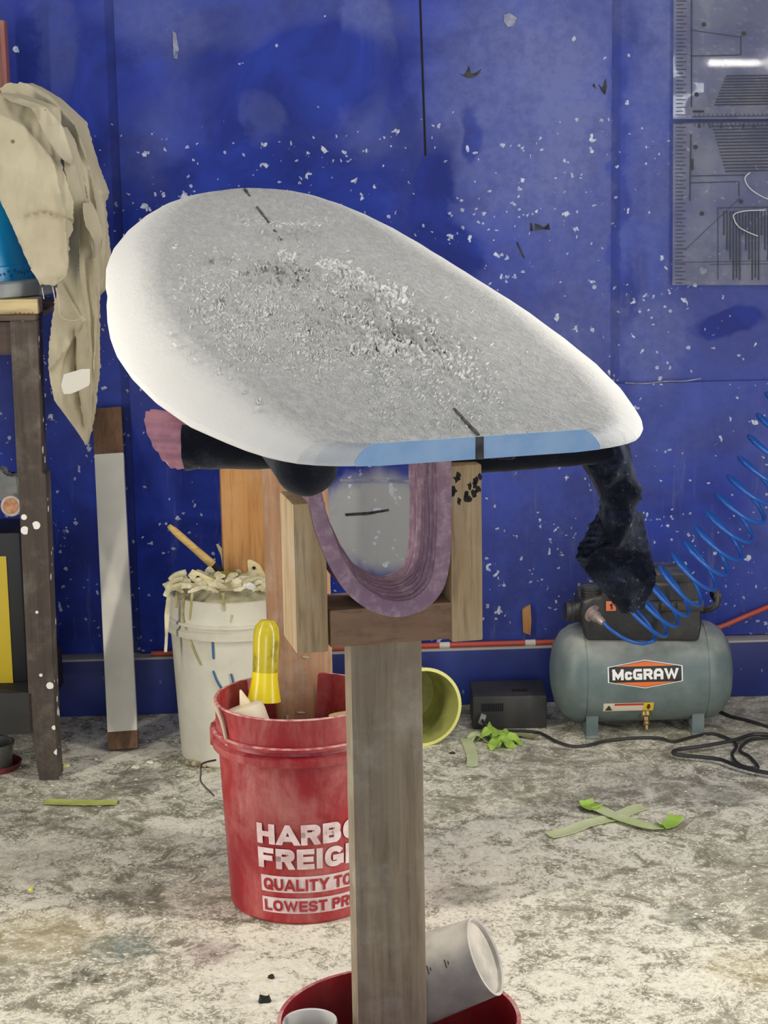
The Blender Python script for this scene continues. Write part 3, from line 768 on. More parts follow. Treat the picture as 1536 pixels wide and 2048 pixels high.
# spare stand in the white bucket by the wall
tp = P(486, 1080, 4.02)
spare, MS = stand('shaping_stand', 'orange-brown wooden post standing in the white bucket by the blue wall', (tp.x, tp.y), R_(8), .96, .235, .05, M_W_ORANGE, M_W_PALE, M_W_BAR)
bm = new()
for x, y in ((452, 1060), (520, 1030), (486, 1046)):
    pass
bm.free()
# chipped spots on the rear post
M_CHIPS = simple('pale_chips', (196, 186, 170), 0.7, (150, 142, 130), 80)
def on_face(M, px, py, vface):
    n = (M.to_3x3() @ Vector((0, 1, 0))); p0 = M @ Vector((0, vface, 0)); d = ray(px, py)
    return CAM + d*((p0-CAM).dot(n)/d.dot(n))
for (x, y, a, b) in ((602, 1425, 14, 3), (575, 1435, 5, 10), (600, 1447, 5, 12), (612, 1314, 12, 4), (660, 1398, 7, 7)):
    pts = []
    for k in range(10):
        th = 2*math.pi*k/10; pts.append((x+a*math.cos(th)*.6, y+b*math.sin(th)*.6))
    f = [on_face(MR, X_, Y_, -.0295) for X_, Y_ in pts]; g = [on_face(MR, X_, Y_, -.0325) for X_, Y_ in pts]
    bm = new(); faces_of(bm, [f, g], True, True, True); part('splinter', bm, M_CHIPS, rear)

# ------------------------------------------------------------------ buckets
def bucket_profile(rb, rt, h, ring=True, wall=.004):
    o = [(0, 0), (rb-.006, 0), (rb, .006)]
    def rr(z): return rb+(rt-rb)*z/h
    if ring:
        z2 = h-.082; z1 = h-.052
        o += [(rr(z2), z2), (rr(z2)+.010, z2+.001), (rr(z2)+.011, z2+.014), (rr(z2)+.003, z2+.019), (rr(z1), z1-.004), (rr(z1)+.009, z1-.003), (rr(z1)+.009, z1+.002), (rr(z1)+.002, z1+.004)]
    o += [(rt, h-.004), (rt+.002, h), (rt-wall*.6, h+.001), (rt-wall, h-.003), (rb-wall, .012), (0, .012)]
    return o
def red_plastic(name, dust=0.5):
    q = NT(name); v = q.coords(); X = q.xyz(v)
    n1 = q.noise(v, 9, 7, 0.68, 0.6); n2 = q.noise(q.coords((1, 1, 0.25)), 30, 5, 0.7); n3 = q.noise(v, 3, 3)
    c = q.mix(q.ramp(n3, 0.4, 0.6), lin((140, 20, 34)), lin((166, 26, 36)))
    c = q.mix(q.ramp(q.math('ADD', q.math('MULTIPLY', n1, .7), q.math('MULTIPLY', n2, .4)), 0.45, 0.78, 0, dust), c, lin((206, 150, 142)))
    c = q.mix(q.ramp(n2, 0.66, 0.8, 0, 0.5), c, lin((226, 196, 186)))
    q.col(c); q.set(Roughness=0.42); return q.m
M_RED = red_plastic('dusty_red_plastic'); M_RED2 = red_plastic('red_plastic_inside', 0.12)
M_DUSTEDGE = simple('dusty_rim', (222, 176, 170), 0.8, (190, 90, 92), 60)
M_WIRE = simple('bail_wire', (88, 86, 84), 0.4, metallic=0.8)
M_LET = simple('white_print', (232, 214, 212), 0.6, (212, 184, 182), 30)

RC = P(590, 1431, 3.204); RCX, RCY = RC.x + .007, 3.204
RB, RT_, RH = .128, .1445, .368
redb = thing('bucket', 'red plastic bucket with white shop lettering standing on the dusty floor', 'bucket', (RCX, RCY, 0), 'red buckets')
MB = Matrix.Translation((RCX, RCY, 0))
bm = new(); lathe(bm, bucket_profile(RB, RT_, RH), 96, MB); body = part('bucket_body', bm, M_RED, redb, 30)
bm = new()
for k in range(1):
    lathe(bm, [(RT_-.003, RH+.0012), (RT_+.0015, RH+.0016), (RT_+.0022, RH-.0005)], 96, MB)
    lathe(bm, [(RT_+.0072, RH-.0500), (RT_+.0078, RH-.0486), (RT_+.002, RH-.0478)], 96, MB)
part('dusty_rim', bm, M_DUSTEDGE, redb, 30)
def rb(z): return RB+(RT_-RB)*z/RH
A_ST = -.079
def on_bucket(s, z, lift=.0012):         # s arc length from the camera-facing line
    r = rb(z)+lift; a = s/.134 - math.pi/2 + math.atan2(RCX, RCY)*-1
    return Vector((RCX + r*math.cos(a), RCY + r*math.sin(a), z))
def zrow(py): return P(560, py, RCY-.125).z
def bucket_text(s, y_top, y_bot, w, s0=A_ST, bold=.26, lift=.0020):
    z1, z0 = zrow(y_top), zrow(y_bot)
    return remap3(stroke_text(s, w, z1-z0, bold), lambda x, y, z: on_bucket(s0+x, z0+y, lift+z))
bm = bucket_text('HARBOR', 1646, 1687, .222); merge(bm, bucket_text('FREIGHT', 1695, 1736, .222)); part('lettering', bm, M_LET, redb, 0, 'white bold lettering')
bm = new()
for yt, yb in ((1751, 1784), (1795, 1826)):
    z1, z0 = zrow(yt), zrow(yb)
    merge(bm, remap(plate_bm([(0, 0), (.226, 0), (.226, z1-z0), (0, z1-z0)]), lambda x, y: on_bucket(A_ST+.003+x, z0+y, .0012)))
bars = part('label_bar', bm, M_LET, redb, 0, 'white bars with red lettering')
bm = bucket_text('QUALITY TOOLS', 1756, 1780, .214, A_ST+.008, .22, .0026); merge(bm, bucket_text('LOWEST PRICES', 1800, 1822, .214, A_ST+.008, .22, .0026))
part('lettering', bm, M_RED2, bars, 0, 'red bold lettering')
# bail wire and ear
bm = new(); ear = P(425, 1545, RCY); pts = spline([P(432, 1520, RCY-.02), P(404, 1528, RCY-.03), P(401, 1548, RCY-.04), P(403, 1566, RCY-.045), P(428, 1592, RCY-.06)], 8)
tube(bm, pts, .0018, 8); part('handle', bm, M_WIRE, redb)
bm = new(); box(bm, (RCX-RT_-.003, RCY-.01, RH-.062), (.012, .03, .034), None, .003); part('handle_ear', bm, M_RED, redb)

# front bucket, holding the front stand
FR = .152; FH = .222
fb = thing('bucket', 'red plastic bucket at the bottom edge holding the front post', 'bucket', (ft[0]+.012, ft[1], 0), 'red buckets')
MFb = Matrix.Translation((ft[0]+.012, ft[1], 0))
bm = new(); lathe(bm, bucket_profile(.138, FR, FH), 96, MFb); part('bucket_body', bm, M_RED2, fb, 30)
bm = new(); lathe(bm, [(FR-.0035, FH+.0012), (FR+.0015, FH+.0018), (FR+.0024, FH-.0005)], 96, MFb); part('dusty_rim', bm, M_DUSTEDGE, fb, 30)

# white bucket
q = NT('white_plastic_dirty'); v = q.coords(); n1 = q.noise(v, 7, 6, 0.65); n2 = q.noise(q.coords((1, 1, .2)), 26, 4)
c = q.mix(q.ramp(n1, 0.4, 0.75), lin((216, 212, 194)), lin((194, 188, 168))); c = q.mix(q.ramp(n2, 0.66, 0.78, 0, .45), c, lin((170, 162, 132)))
q.col(c); q.set(Roughness=0.5); M_WHITE = q.m
WC = P(466, 1168, 4.0); WX, WYb = WC.x, 4.03
WB_, WT_, WH = .126, .143, .368
wbk = thing('bucket', 'dirty white plastic bucket filled with sticks and dried resin, by the blue wall', 'bucket', (WX, WYb, 0))
MW = Matrix.Translation((WX, WYb, 0))
bm = new(); lathe(bm, bucket_profile(WB_, WT_, WH), 80, MW); part('bucket_body', bm, M_WHITE, wbk, 30)
M_DRIP = simple('dried_resin', (196, 186, 140), 0.35, (150, 140, 92), 30)
M_BLUEP = simple('blue_paint', (44, 96, 138), 0.5)
def wface(px, py, lift=.002):
    d = ray(px, py); o = CAM-Vector((WX, WYb, 0)); z = CAM_Z + d.z*(WYb-.12)/d.y
    r = WB_+(WT_-WB_)*max(0, min(1, z/WH)) + lift + (.011 if WH-.083 < z < WH-.064 else 0)
    A = d.x**2+d.y**2; B = o.x*d.x+o.y*d.y; Cc = o.x**2+o.y**2-r*r; D = B*B-A*Cc
    t = (-B-math.sqrt(max(D, 0)))/A; return CAM+d*t
bm = new()
for line, r in (([(372, 1172), (366, 1230), (384, 1290), (402, 1330)], .004), ([(385, 1175), (380, 1240)], .0035), ([(446, 1185), (448, 1222)], .004), ([(356, 1176), (352, 1215)], .005), ([(464, 1230), (462, 1245)], .002)):
    pts = spline([wface(*p) for p in line], 6); tube(bm, pts, [r*(1-.5*i/len(pts)) for i in range(len(pts))], 8)
part('resin_drip', bm, M_DRIP, wbk)
bm = new()
for line in ([(425, 1284), (427, 1318)], [(426, 1342), (434, 1362), (446, 1382), (452, 1394)], [(462, 1348), (466, 1368), (456, 1384), (450, 1396)]):
    pts = spline([wface(*p) for p in line], 6); tube(bm, pts, [.0022*(1.2-.5*abs(i/len(pts)-.5)) for i in range(len(pts))], 8)
part('paint_drip', bm, M_BLUEP, wbk, label='blue paint drips')

# contents of the white bucket
M_STICK = wood('stir_stick', (222, 208, 164), (206, 190, 140), (160, 144, 100), 'x'); M_CREAM = simple('cream_scrap', (216, 208, 176), 0.8, (176, 168, 130), 30)
M_OLIVE = simple('olive_resin', (148, 136, 44), 0.4, (110, 104, 50), 40)
def flat_strip(pts, w, th, Y0, n=8):
    """a flat sliver following pixel points at distance Y; w half width px at each point"""
    bm = new(); f = []; cs = spline([Vector((p[0], p[1], 0)) for p in pts], n)
    ws = [interp(i/(len(cs)-1), [(k/(len(w)-1), x) for k, x in enumerate(w)]) for i in range(len(cs))]
    rings = []
    for i, c in enumerate(cs):
        t = (cs[min(i+1, len(cs)-1)]-cs[max(0, i-1)]).normalized(); nn = Vector((-t.y, t.x, 0))
        a = c+nn*ws[i]; b = c-nn*ws[i]
        Y = Y0(i/(len(cs)-1)) if callable(Y0) else Y0
        rings.append([P(a.x, a.y, Y), P(b.x, b.y, Y), P(b.x, b.y, Y+th), P(a.x, a.y, Y+th)])
    faces_of(bm, rings, True, True, True); return bm
YF = WYb-.13
def hole(bm, px, py, Y, r):
    M = axis_matrix(P(px, py, Y), (0, -1, .3)); lathe(bm, [(0, 0), (r, 0), (r, .002), (0, .002)], 16, M)
for pts, w, Y, lab, hl in (([(380, 1145), (400, 1158), (430, 1170), (462, 1172), (484, 1172)], [8, 12, 11, 9, 7], YF+.01, 'pale wooden stir stick lying flat across the white bucket rim', (396, 1155)),
                           ([(497, 1120), (508, 1136), (522, 1158), (534, 1178)], [2, 13, 12, 8], YF+.06, 'pale pointed wooden stir stick standing up in the white bucket', (508, 1136)),
                           ([(434, 1088), (441, 1100), (446, 1114), (452, 1160)], [2, 4, 4, 4], YF+.16, 'thin white stick tip behind the brush in the white bucket', None)):
    t = thing('stir_stick', lab, 'stick', P(*pts[-1], Y), 'sticks in the white bucket')
    part('stick', flat_strip(pts, w, .003, Y), M_STICK, t)
    if hl:
        bm = new(); hole(bm, hl[0], hl[1], Y-.001, .0036); part('hole', bm, M_BLACK, t, label='dark drilled hole')
br = thing('paintbrush', 'paintbrush with plain wooden handle leaning out of the white bucket', 'brush', P(440, 1150, WYb-.02))
bm = new(); a, b = P(338, 1052, WYb-.07), P(424, 1128, WYb-.03); tube(bm, [a.lerp(b, i/8) for i in range(9)], [.005, .0075, .008, .008, .008, .008, .0085, .009, .0095], 12)
part('handle', bm, wood('brush_handle', (212, 180, 110), (196, 160, 92), None, 'x'), br)
bm = new(); c_ = P(462, 1160, WYb-.01); box(bm, (0, 0, .0), (.030, .012, (c_-b).length*1.0), axis_matrix(b.lerp(c_, .5), c_-b), .003); part('bristles', bm, simple('black_bristle', (26, 26, 28), 0.9), br)
bm = new()                                # dried scraps heaped at the rim
random.seed(5)
dome = new(); lathe(dome, [(.136, WH-.022), (.12, WH-.006), (.08, WH+.014), (.03, WH+.020), (0, WH+.021)], 40, MW, False, False, lambda a, z: 1+.05*math.sin(a*5+z*300)); merge(bm, dome)
for k in range(90):
    x = random.uniform(338, 540); y = 1176 - 34*math.sin((x-330)/215*math.pi)*random.uniform(.0, 1) + random.uniform(-4, 6)
    l = random.uniform(10, 34); a = random.uniform(-.5, .5); Y = YF + random.uniform(0, .16)
    merge(bm, flat_strip([(x-l*math.cos(a)/2, y-l*math.sin(a)/2), (x, y-random.uniform(0, 6)), (x+l*math.cos(a)/2, y+l*math.sin(a)/2)], [2, random.uniform(4, 8), 2], .004, Y, 4))
for k in range(46):
    x = random.uniform(350, 536); y = random.uniform(1160, 1180); l = random.uniform(14, 40); a = random.uniform(-.35, .35); Y = YF + random.uniform(-.004, .03)
    merge(bm, flat_strip([(x-l*math.cos(a)/2, y-l*math.sin(a)/2), (x, y-random.uniform(-3, 6)), (x+l*math.cos(a)/2, y+l*math.sin(a)/2)], [2, random.uniform(4, 7), 2], .004, Y, 4))
for x0, y0, x1, y1 in ((346, 1162, 334, 1178), (340, 1176, 331, 1192), (352, 1150, 340, 1160)):
    tube(bm, spline([P(x0+20, y0-6, YF), P(x0, y0, YF), P(x1, y1, YF)], 5), .006, 8)
merge(bm, flat_strip([(338, 1190), (334, 1230), (333, 1270), (331, 1304)], [4, 5, 3, 3], .003, YF+.01, 6))
o = solo('dried_resin_scraps', bm, M_CREAM, 'heap of cream dried resin scraps on top of the white bucket', 'scraps', P(440, 1180, YF+.1), kind='stuff')
bm = flat_strip([(440, 1148), (470, 1150), (490, 1160), (508, 1168)], [4, 7, 7, 3], .006, YF+.05)
solo('resin_blob', bm, M_OLIVE, 'olive green dried resin piece on the white bucket heap', 'resin', P(475, 1156, YF+.05))
bm = flat_strip([(486, 1168), (500, 1172), (522, 1178)], [6, 7, 3], .01, YF+.012)
solo('foam_chip', bm, simple('white_chip', (240, 240, 234), 0.9), 'bright white foam chip at the white bucket rim', 'foam', P(500, 1172, YF+.012))

# yellow inverted cup hung at the rear post
q = NT('yellow_plastic'); v = q.coords(); n1 = q.noise(q.coords((1, 1, .5)), 26, 4, .7)
q.col(q.mix(q.ramp(n1, .45, .62), lin((208, 190, 48)), lin((150, 140, 46)))); q.set(Roughness=0.22); q.b.inputs['Transmission Weight'].default_value = 0.12; M_YEL = q.m
M_YRIM = simple('bright_yellow', (236, 214, 28), 0.3)
yc = P(528, 1402, 3.265); yt = P(534, 1240, 3.285)
yel = thing('cup', 'yellow plastic cup hanging upside down beside the brown post over red bucket', 'cup', yc)
My = axis_matrix(yc, yt-yc); hl = (yt-yc).length
bm = new(); lathe(bm, [(.0215, .036), (.0235, hl-.03), (.021, hl-.012), (.012, hl), (0, hl+.001), (0, hl-.002), (.019, hl-.016), (.0195, .036)], 40, My); yb_ = part('cup_body', bm, M_YEL, yel)
bm = new(); lathe(bm, [(.0225, .052), (.023, .04), (.027, .015), (.030, 0), (.0285, 0), (.025, .015), (.0215, .04), (.0205, .052)], 40, My); part('flared_rim', bm, M_YRIM, yel)

# things in the red bucket
M_CUPW = simple('cream_plastic', (238, 226, 198), 0.45, (226, 206, 170), 12)
cb = P(512, 1492, 3.15); ct = P(484, 1412, 3.16)
cup = thing('bottle', 'cream plastic squeeze bottle with pointed tip tilted in the red bucket', 'bottle', cb)
Mc = axis_matrix(cb, ct-cb + Vector((0, -.0, 0))); hh = (ct-cb).length
bm = new(); lathe(bm, [(0, -.1), (.036, -.098), (.038, -.09), (.0365, hh-.012), (.034, hh-.003), (.028, hh), (0, hh)], 40, Mc); part('bottle_body', bm, M_CUPW, cup)
bm = new(); Mt = Mc @ Matrix.Translation((-.012, 0, 0)); lathe(bm, [(.010, hh-.001), (.009, hh+.004), (.003, hh+.022), (.0016, hh+.026), (0, hh+.026)], 20, Mt); part('nozzle', bm, M_CUPW, cup)
bm = new(); M2 = axis_matrix(P(700, 1500, 3.20), P(692, 1420, 3.21)-P(700, 1500, 3.20)); lathe(bm, [(0, -.05), (.030, -.05), (.032, .05), (.031, .064), (0, .066)], 32, M2)
solo('cup', bm, simple('yellowed_cup', (222, 208, 150), 0.5, (200, 184, 120), 14), 'yellowed cup half hidden behind the front post in the red bucket', 'cup', P(700, 1500, 3.2))
bm = new(); tube(bm, spline([P(424, 1405, 3.14), P(436, 1424, 3.13), P(446, 1450, 3.12), P(455, 1490, 3.12)], 6), .0035, 10)
solo('stick', bm, simple('grey_stick', (190, 172, 150), 0.7), 'thin bent stick leaning on the inner left rim of the red bucket', 'stick', P(446, 1450, 3.12))

# things in the front bucket: white mug, grey paper mixing cup
bm = new(); lathe(bm, [(0, .11), (.1405, .11), (.1405, .116), (0, .118)], 48, MFb); part('concrete_fill', bm, simple('bucket_concrete', (150, 146, 138), 0.9, (120, 116, 110), 20), fb)
mp_ = P(620, 2040, 2.235); MH = mp_.z-.118
mug = thing('mug', 'white mug with a handle in the front red bucket, cut by the bottom edge', 'mug', (mp_.x, mp_.y, .118))
Mm = Matrix.Translation((mp_.x, mp_.y, .118))
bm = new(); lathe(bm, [(0, 0), (.030, 0), (.034, .006), (.0345, MH-.003), (.0335, MH), (.031, MH-.001), (.030, .012), (0, .012)], 48, Mm); part('mug_body', bm, simple('white_ceramic', (236, 232, 224), 0.25), mug)
bm = new(); hp = [Mm @ Vector(p) for p in ((.032, -.004, MH-.008), (.044, -.014, MH-.010), (.050, -.018, MH-.035), (.044, -.014, MH-.06), (.032, -.006, MH-.066))]; tube(bm, spline(hp, 6), .0045, 10); part('handle', bm, simple('white_ceramic_handle', (236, 232, 224), 0.25), mug)

q = NT('grey_paper_cup'); v = q.coords(); X = q.xyz(v); n1 = q.noise(v, 16, 6, .65)
c = q.mix(q.ramp(n1, .38, .68), lin((204, 196, 182)), lin((170, 163, 150))); c = q.mix(q.ramp(q.noise(v, 5, 3), .5, .62, 0, .5), c, lin((120, 112, 112)))
q.col(c); q.set(Roughness=0.85); M_PAPER = q.m
p0 = P(969, 1913, 2.325); ca = Vector((.88, -.21, .42)).normalized(); pb = p0-ca*.118
pc = thing('cup', 'grey paper mixing cup lying tilted on the front red bucket rim, base outward', 'cup', pb)
Mp = axis_matrix(pb, ca); hh = (p0-pb).length
bm = new(); lathe(bm, [(.060, -.03), (.0515, hh), (.050, hh+.002), (.0485, hh), (.048, hh-.004), (0, hh-.004), (0, hh-.0055), (.047, hh-.0055), (.0585, -.03)], 64, Mp); part('cup_body', bm, M_PAPER, pc)
bm = new()
lathe(bm, [(.0508, hh+.0005), (.0522, hh+.0018), (.0502, hh+.0028), (.0483, hh+.0005)], 64, Mp); part('base_rim', bm, simple('paper_rim', (222, 216, 206), 0.8, (196, 190, 182), 40), pc)
bm = new()
def on_cup(ang, z, lift=.0006):
    r = .060+(.0515-.060)*(z+.03)/(hh+.03)+lift; return Mp @ Vector((r*math.cos(ang), r*math.sin(ang), z))
# printed graduation ticks on the cup side facing the camera
loc_dir = Mp.to_3x3().inverted() @ (CAM-p0).normalized(); fa = math.atan2(loc_dir.y, loc_dir.x)
for k in range(3):
    z0 = hh*.28+k*hh*.21
    for dz, l, o_ in ((0, .20, 0), (.004, .08, .06)):
        a0_, a1_ = fa-.25+o_, fa-.25+l+o_
        q4 = [on_cup(a0_, z0+dz), on_cup(a1_, z0+dz), on_cup(a1_, z0+dz+.0016), on_cup(a0_, z0+dz+.0016)]
        bm.faces.new([bm.verts.new(p) for p in q4])
part('graduation_marks', bm, simple('dark_print', (60, 54, 56), 0.8), pc, 0)

# ------------------------------------------------------------------ compressor
TY = 4.17
tl, tr_ = P(1100, 1358, TY), P(1462, 1352, TY)
TC = (tl+tr_)/2; TLEN = (tr_-tl).length; TR = .112
TC.z = (P(1280, 1255, TY-.05).z + P(1280, 1456, TY-.07).z)/2
comp = thing('air_compressor', 'grey air compressor with horizontal tank and black pump top against the blue wall', 'compressor', (TC.x, TC.y, 0))
MT = Matrix.Translation(TC) @ zrot(R_(1.5)) @ Matrix.Rotation(R_(90), 4, 'Y')   # local z along the tank
q = NT('grey_green_tank'); v = q.coords(); n1 = q.noise(v, 9, 6, .65); n2 = q.noise(v, 70, 3)
geo = q.n('ShaderNodeNewGeometry'); nz = q.xyz(geo.outputs['Normal'])[2]
c = q.mix(q.ramp(n1, .35, .7), lin((90, 106, 105)), lin((116, 128, 125)))
c = q.mix(q.math('MULTIPLY', q.ramp(nz, .25, .95, 0, .75), q.ramp(n1, .3, .65, .3, 1)), c, lin((190, 188, 176)))   # settled dust on upward faces
q.col(c); q.set(Roughness=0.42); M_TANK = q.m
hl = TLEN/2
prof = [(0, -hl), (.035, -hl+.002), (.07, -hl+.010), (.094, -hl+.026), (.107, -hl+.046), (TR, -hl+.066), (TR, -hl+.068), (TR-.0012, -hl+.0685), (TR-.0012, -hl+.071), (TR, -hl+.0715)]
prof = prof + [(r, -z) for r, z in reversed(prof)]
bm = new(); lathe(bm, prof, 72, MT); tank = part('tank', bm, M_TANK, comp, 40)
MTX = Matrix.Translation(TC) @ zrot(R_(1.5))
def on_tank(x, v_, lift=.0008):           # x along tank, v_ around from the camera-facing line
    a = v_/TR; r = TR+lift; e = R_(14)
    return MTX @ Vector((x, -r*math.cos(a+e-R_(0)), r*math.sin(a+e)))
def tank_v(px, py):                       # invert: pixel on tank to (x, v)
    best = None
    for i in range(-60, 61):
        vv = i*.003
        p = on_tank(0, vv); d = p-CAM
        yy = 1024 - F_PX*(d.dot(CU)/d.dot(FWD)); 
        if best is None or abs(yy-py) < best[0]: best = (abs(yy-py), vv)
    p = on_tank(0, best[1]); d = p-CAM; sc = F_PX/d.dot(FWD)
    x0 = 768 + F_PX*(d.dot(CR)/d.dot(FWD)); return (px-x0)/sc, best[1]
M_ORG = simple('orange_label', (226, 112, 46), 0.4); M_WHT = simple('white_label', (236, 234, 228), 0.4); M_BLAB = simple('black_label', (26, 26, 28), 0.4)
lx0, lv1 = tank_v(1214, 1319); lx1, lv0 = tank_v(1366, 1377)
LW = lx1-lx0; LHh = lv1-lv0; lcx = (lx0+lx1)/2; lcv = (lv0+lv1)/2
def hexa(w, h, e): return [(-w/2, -h*e), (0, -h/2), (w/2, -h*e), (w/2, h*e), (0, h/2), (-w/2, h*e)]
def tl_part(poly, lift): return remap(plate_bm(poly, .004, 1), lambda x, y: on_tank(lcx+x, lcv+y, lift))
lab = part('logo_label', tl_part(hexa(LW, LHh, .27), .0008), M_WHT, comp, 30, 'hexagonal brand label in orange, black and white')
part('label_band', tl_part(hexa(LW*.965, LHh*.93, .27), .0014), M_BLAB, lab, 30)
bm = tl_part([(-LW*.40, LHh*.27), (LW*.40, LHh*.27), (0, LHh*.445)], .0020); merge(bm, tl_part([(-LW*.40, -LHh*.27), (0, -LHh*.445), (LW*.40, -LHh*.27)], .0020)); part('label_field', bm, M_ORG, lab, 30)
tw, th_ = LW*.88, LHh*.37
bm = remap3(stroke_text('McgraW', tw, th_, .25, .10, .004, 1), lambda x, y, z: on_tank(lcx-tw/2+x, lcv-th_/2+y, .0028+z)); part('lettering', bm, M_WHT, lab, 0, 'white bold lettering')
# warning sticker
wx0, wv1 = tank_v(1207, 1404); wx1, wv0 = tank_v(1306, 1421)
def wr(x0, x1, y0, y1, lift): return remap(plate_bm([(x0, y0), (x1, y0), (x1, y1), (x0, y1)], .004, 1), lambda x, y: on_tank(wx0+x*(wx1-wx0), wv0+y*(wv1-wv0), lift))
ws = part('warning_label', remap(plate_bm([(0, 0), (wx1-wx0, 0), (wx1-wx0, wv1-wv0), (0, wv1-wv0)], .004, 1), lambda x, y: on_tank(wx0+x, wv0+y, .0008)), simple('cream_label', (226, 214, 190), 0.5), comp, 30, 'small cream warning label with yellow corner')
def wsub(poly, lift): return remap(plate_bm([(x*(wx1-wx0), y*(wv1-wv0)) for x, y in poly], .004, 1), lambda x, y: on_tank(wx0+x, wv0+y, lift))
part('red_band', wsub([(.22, .72), (.80, .72), (.80, .95), (.22, .95)], .0014), simple('red_print', (196, 60, 40), 0.5), ws, 30)
part('yellow_field', wsub([(.80, 0), (1, 0), (1, 1), (.80, 1)], .0014), simple('yellow_print', (232, 196, 48), 0.5), ws, 30)
bm = wsub([(.86, .45), (.90, .15), (.94, .45), (.92, .85), (.88, .85)], .0020); M_SYM = simple('dark_symbol', (70, 56, 30), 0.5); part('symbol', bm, M_SYM, ws, 30); part('symbol', wsub([(.04, .15), (.18, .15), (.11, .8)], .0020), M_SYM, ws, 30)
# feet, drain valve
for px in (1183, 1396):
    bm = new(); p = P(px, 1470, TY-.085); x = (p.x-TC.x)/math.cos(R_(1.5))
    for s in (-1, 1):
        box(bm, (x, s*.075, -TC.z+.04-.002), (.027, .006, .080), MTX, .001)
    box(bm, (x, 0, -TC.z+.0015), (.030, .190, .004), MTX, .001)
    box(bm, (x, 0, -TR+.004), (.027, .14, .02), MTX, .002)
    part('foot', bm, M_TANK, comp)
bm = new(); vp = on_tank(*tank_v(1292, 1430)); M_ = axis_matrix(vp, (0, -.6, -1)); lathe(bm, [(.014, -.006), (.013, .004), (.007, .006), (.006, .014), (.0075, .016), (.0075, .022), (.004, .024), (.004, .034), (0, .034)], 20, M_)
part('drain_valve', bm, simple('brass', (150, 130, 86), 0.35, metallic=0.7), comp)
# pump shroud
M_SHR = NT('black_shroud'); q = M_SHR; v = q.coords(); n1 = q.noise(v, 14, 6, .7)
geo = q.n('ShaderNodeNewGeometry'); nz = q.xyz(geo.outputs['Normal'])[2]
c = q.mix(q.ramp(n1, .4, .7), lin((36, 37, 38)), lin((58, 57, 54))); c = q.mix(q.math('MULTIPLY', q.ramp(nz, .3, .9, 0, .6), q.ramp(n1, .3, .6)), c, lin((150, 144, 130)))
q.col(c); q.set(Roughness=0.5); M_SHR = q.m
def shroud(pts, y0, y1, bev=.008):
    bm = new(); f = [P(x, y, y0) for x, y in pts]; g = [v + Vector((0, y1-y0, 0)) for v in f]
    faces_of(bm, [f, g], True, True, True); 
    es = [e for e in bm.edges]
    bmesh.ops.bevel(bm, geom=es, offset=bev, segments=3, affect='EDGES', profile=.6, clamp_overlap=True); return bm
YS = TY-.080
sh = part('pump_cover', shroud([(1172, 1282), (1160, 1228), (1166, 1205), (1186, 1196), (1240, 1188), (1300, 1168), (1392, 1166), (1404, 1190), (1404, 1255), (1398, 1284)], YS, YS+.15, .010), M_SHR, comp, 30, 'black plastic pump cover')
bm = shroud([(1308, 1162), (1312, 1148), (1384, 1148), (1394, 1172), (1312, 1174)], YS+.012, YS+.13, .004); part('top_hood', bm, M_SHR, sh)
bm = new(); tube(bm, [P(1183, 1200, YS+.03), P(1183, 1172, YS+.03)], .021, 24)
for k in range(4):
    y = 1174+k*6; tube(bm, [P(1183, y, YS+.03), P(1183, y+2.5, YS+.03)], .0245, 24)
part('air_filter', bm, M_SHR, sh)
bm = new(); pk = P(1172, 1224, YS+.045); pj = P(1130, 1222, YS+.04); tube(bm, [pk, pk.lerp(pj, .25), pk.lerp(pj, .3), pj], [.012, .012, .021, .021], 20)
for k in range(2):
    a = pk.lerp(pj, .35+.3*k); b = pk.lerp(pj, .45+.3*k); tube(bm, [a, b], .0235, 20)
part('pressure_knob', bm, M_SHR, sh)
bm = new(); box(bm, (0, 0, 0), (.17, .006, .026), Matrix.Translation(P(1330, 1213, YS-.002)) @ zrot(R_(1.5)), .002); pn = part('gauge_panel', bm, simple('panel_black', (40, 40, 42), 0.4), sh)
bm = new()
for x in (1304, 1334, 1366): box(bm, (0, 0, 0), (.026, .004, .017), Matrix.Translation(P(x, 1213, YS-.006)) @ zrot(R_(1.5)), .001)
part('panel_window', bm, simple('panel_window', (78, 62, 58), 0.3), pn)
bm = new(); tube(bm, spline([P(1404, 1222, YS+.03), P(1424, 1216, YS+.02), P(1434, 1206, YS+.02), P(1434, 1186, YS+.03)], 6), .0075, 14); box(bm, (0, 0, 0), (.018, .06, .02), Matrix.Translation(P(1431, 1190, YS+.05)), .005); part('handle', bm, M_SHR, comp)
# numbered tag
bm = new(); tg = P(1222, 1212, YS-.006); box(bm, (0, 0, 0), (.022, .003, .022), Matrix.Translation(tg), .001); tg_o = part('number_tag', bm, simple('orange_tag', (224, 118, 72), 0.5), comp, 30, 'small orange tag with a black 1')
bm = remap(stroke_text('1', .007, .013, .26), lambda x, y: tg + Vector((x-.003, -.0022, y-.0065))); part('numeral', bm, M_BLAB, tg_o, 0)
bm = new(); f0_ = P(1186, 1228, YS-.004); f1_ = P(1208, 1246, YS-.035); tube(bm, [f0_, f0_.lerp(f1_, .35), f0_.lerp(f1_, .36), f0_.lerp(f1_, .8), f1_], [.0125, .0125, .010, .009, .006], 18)
lathe(bm, [(.009, 0), (.020, 0), (.020, .004), (.009, .004)], 24, axis_matrix(f0_, f0_-f1_)); part('hose_coupling', bm, simple('dull_coupling', (176, 160, 152), 0.35, metallic=0.5), comp)

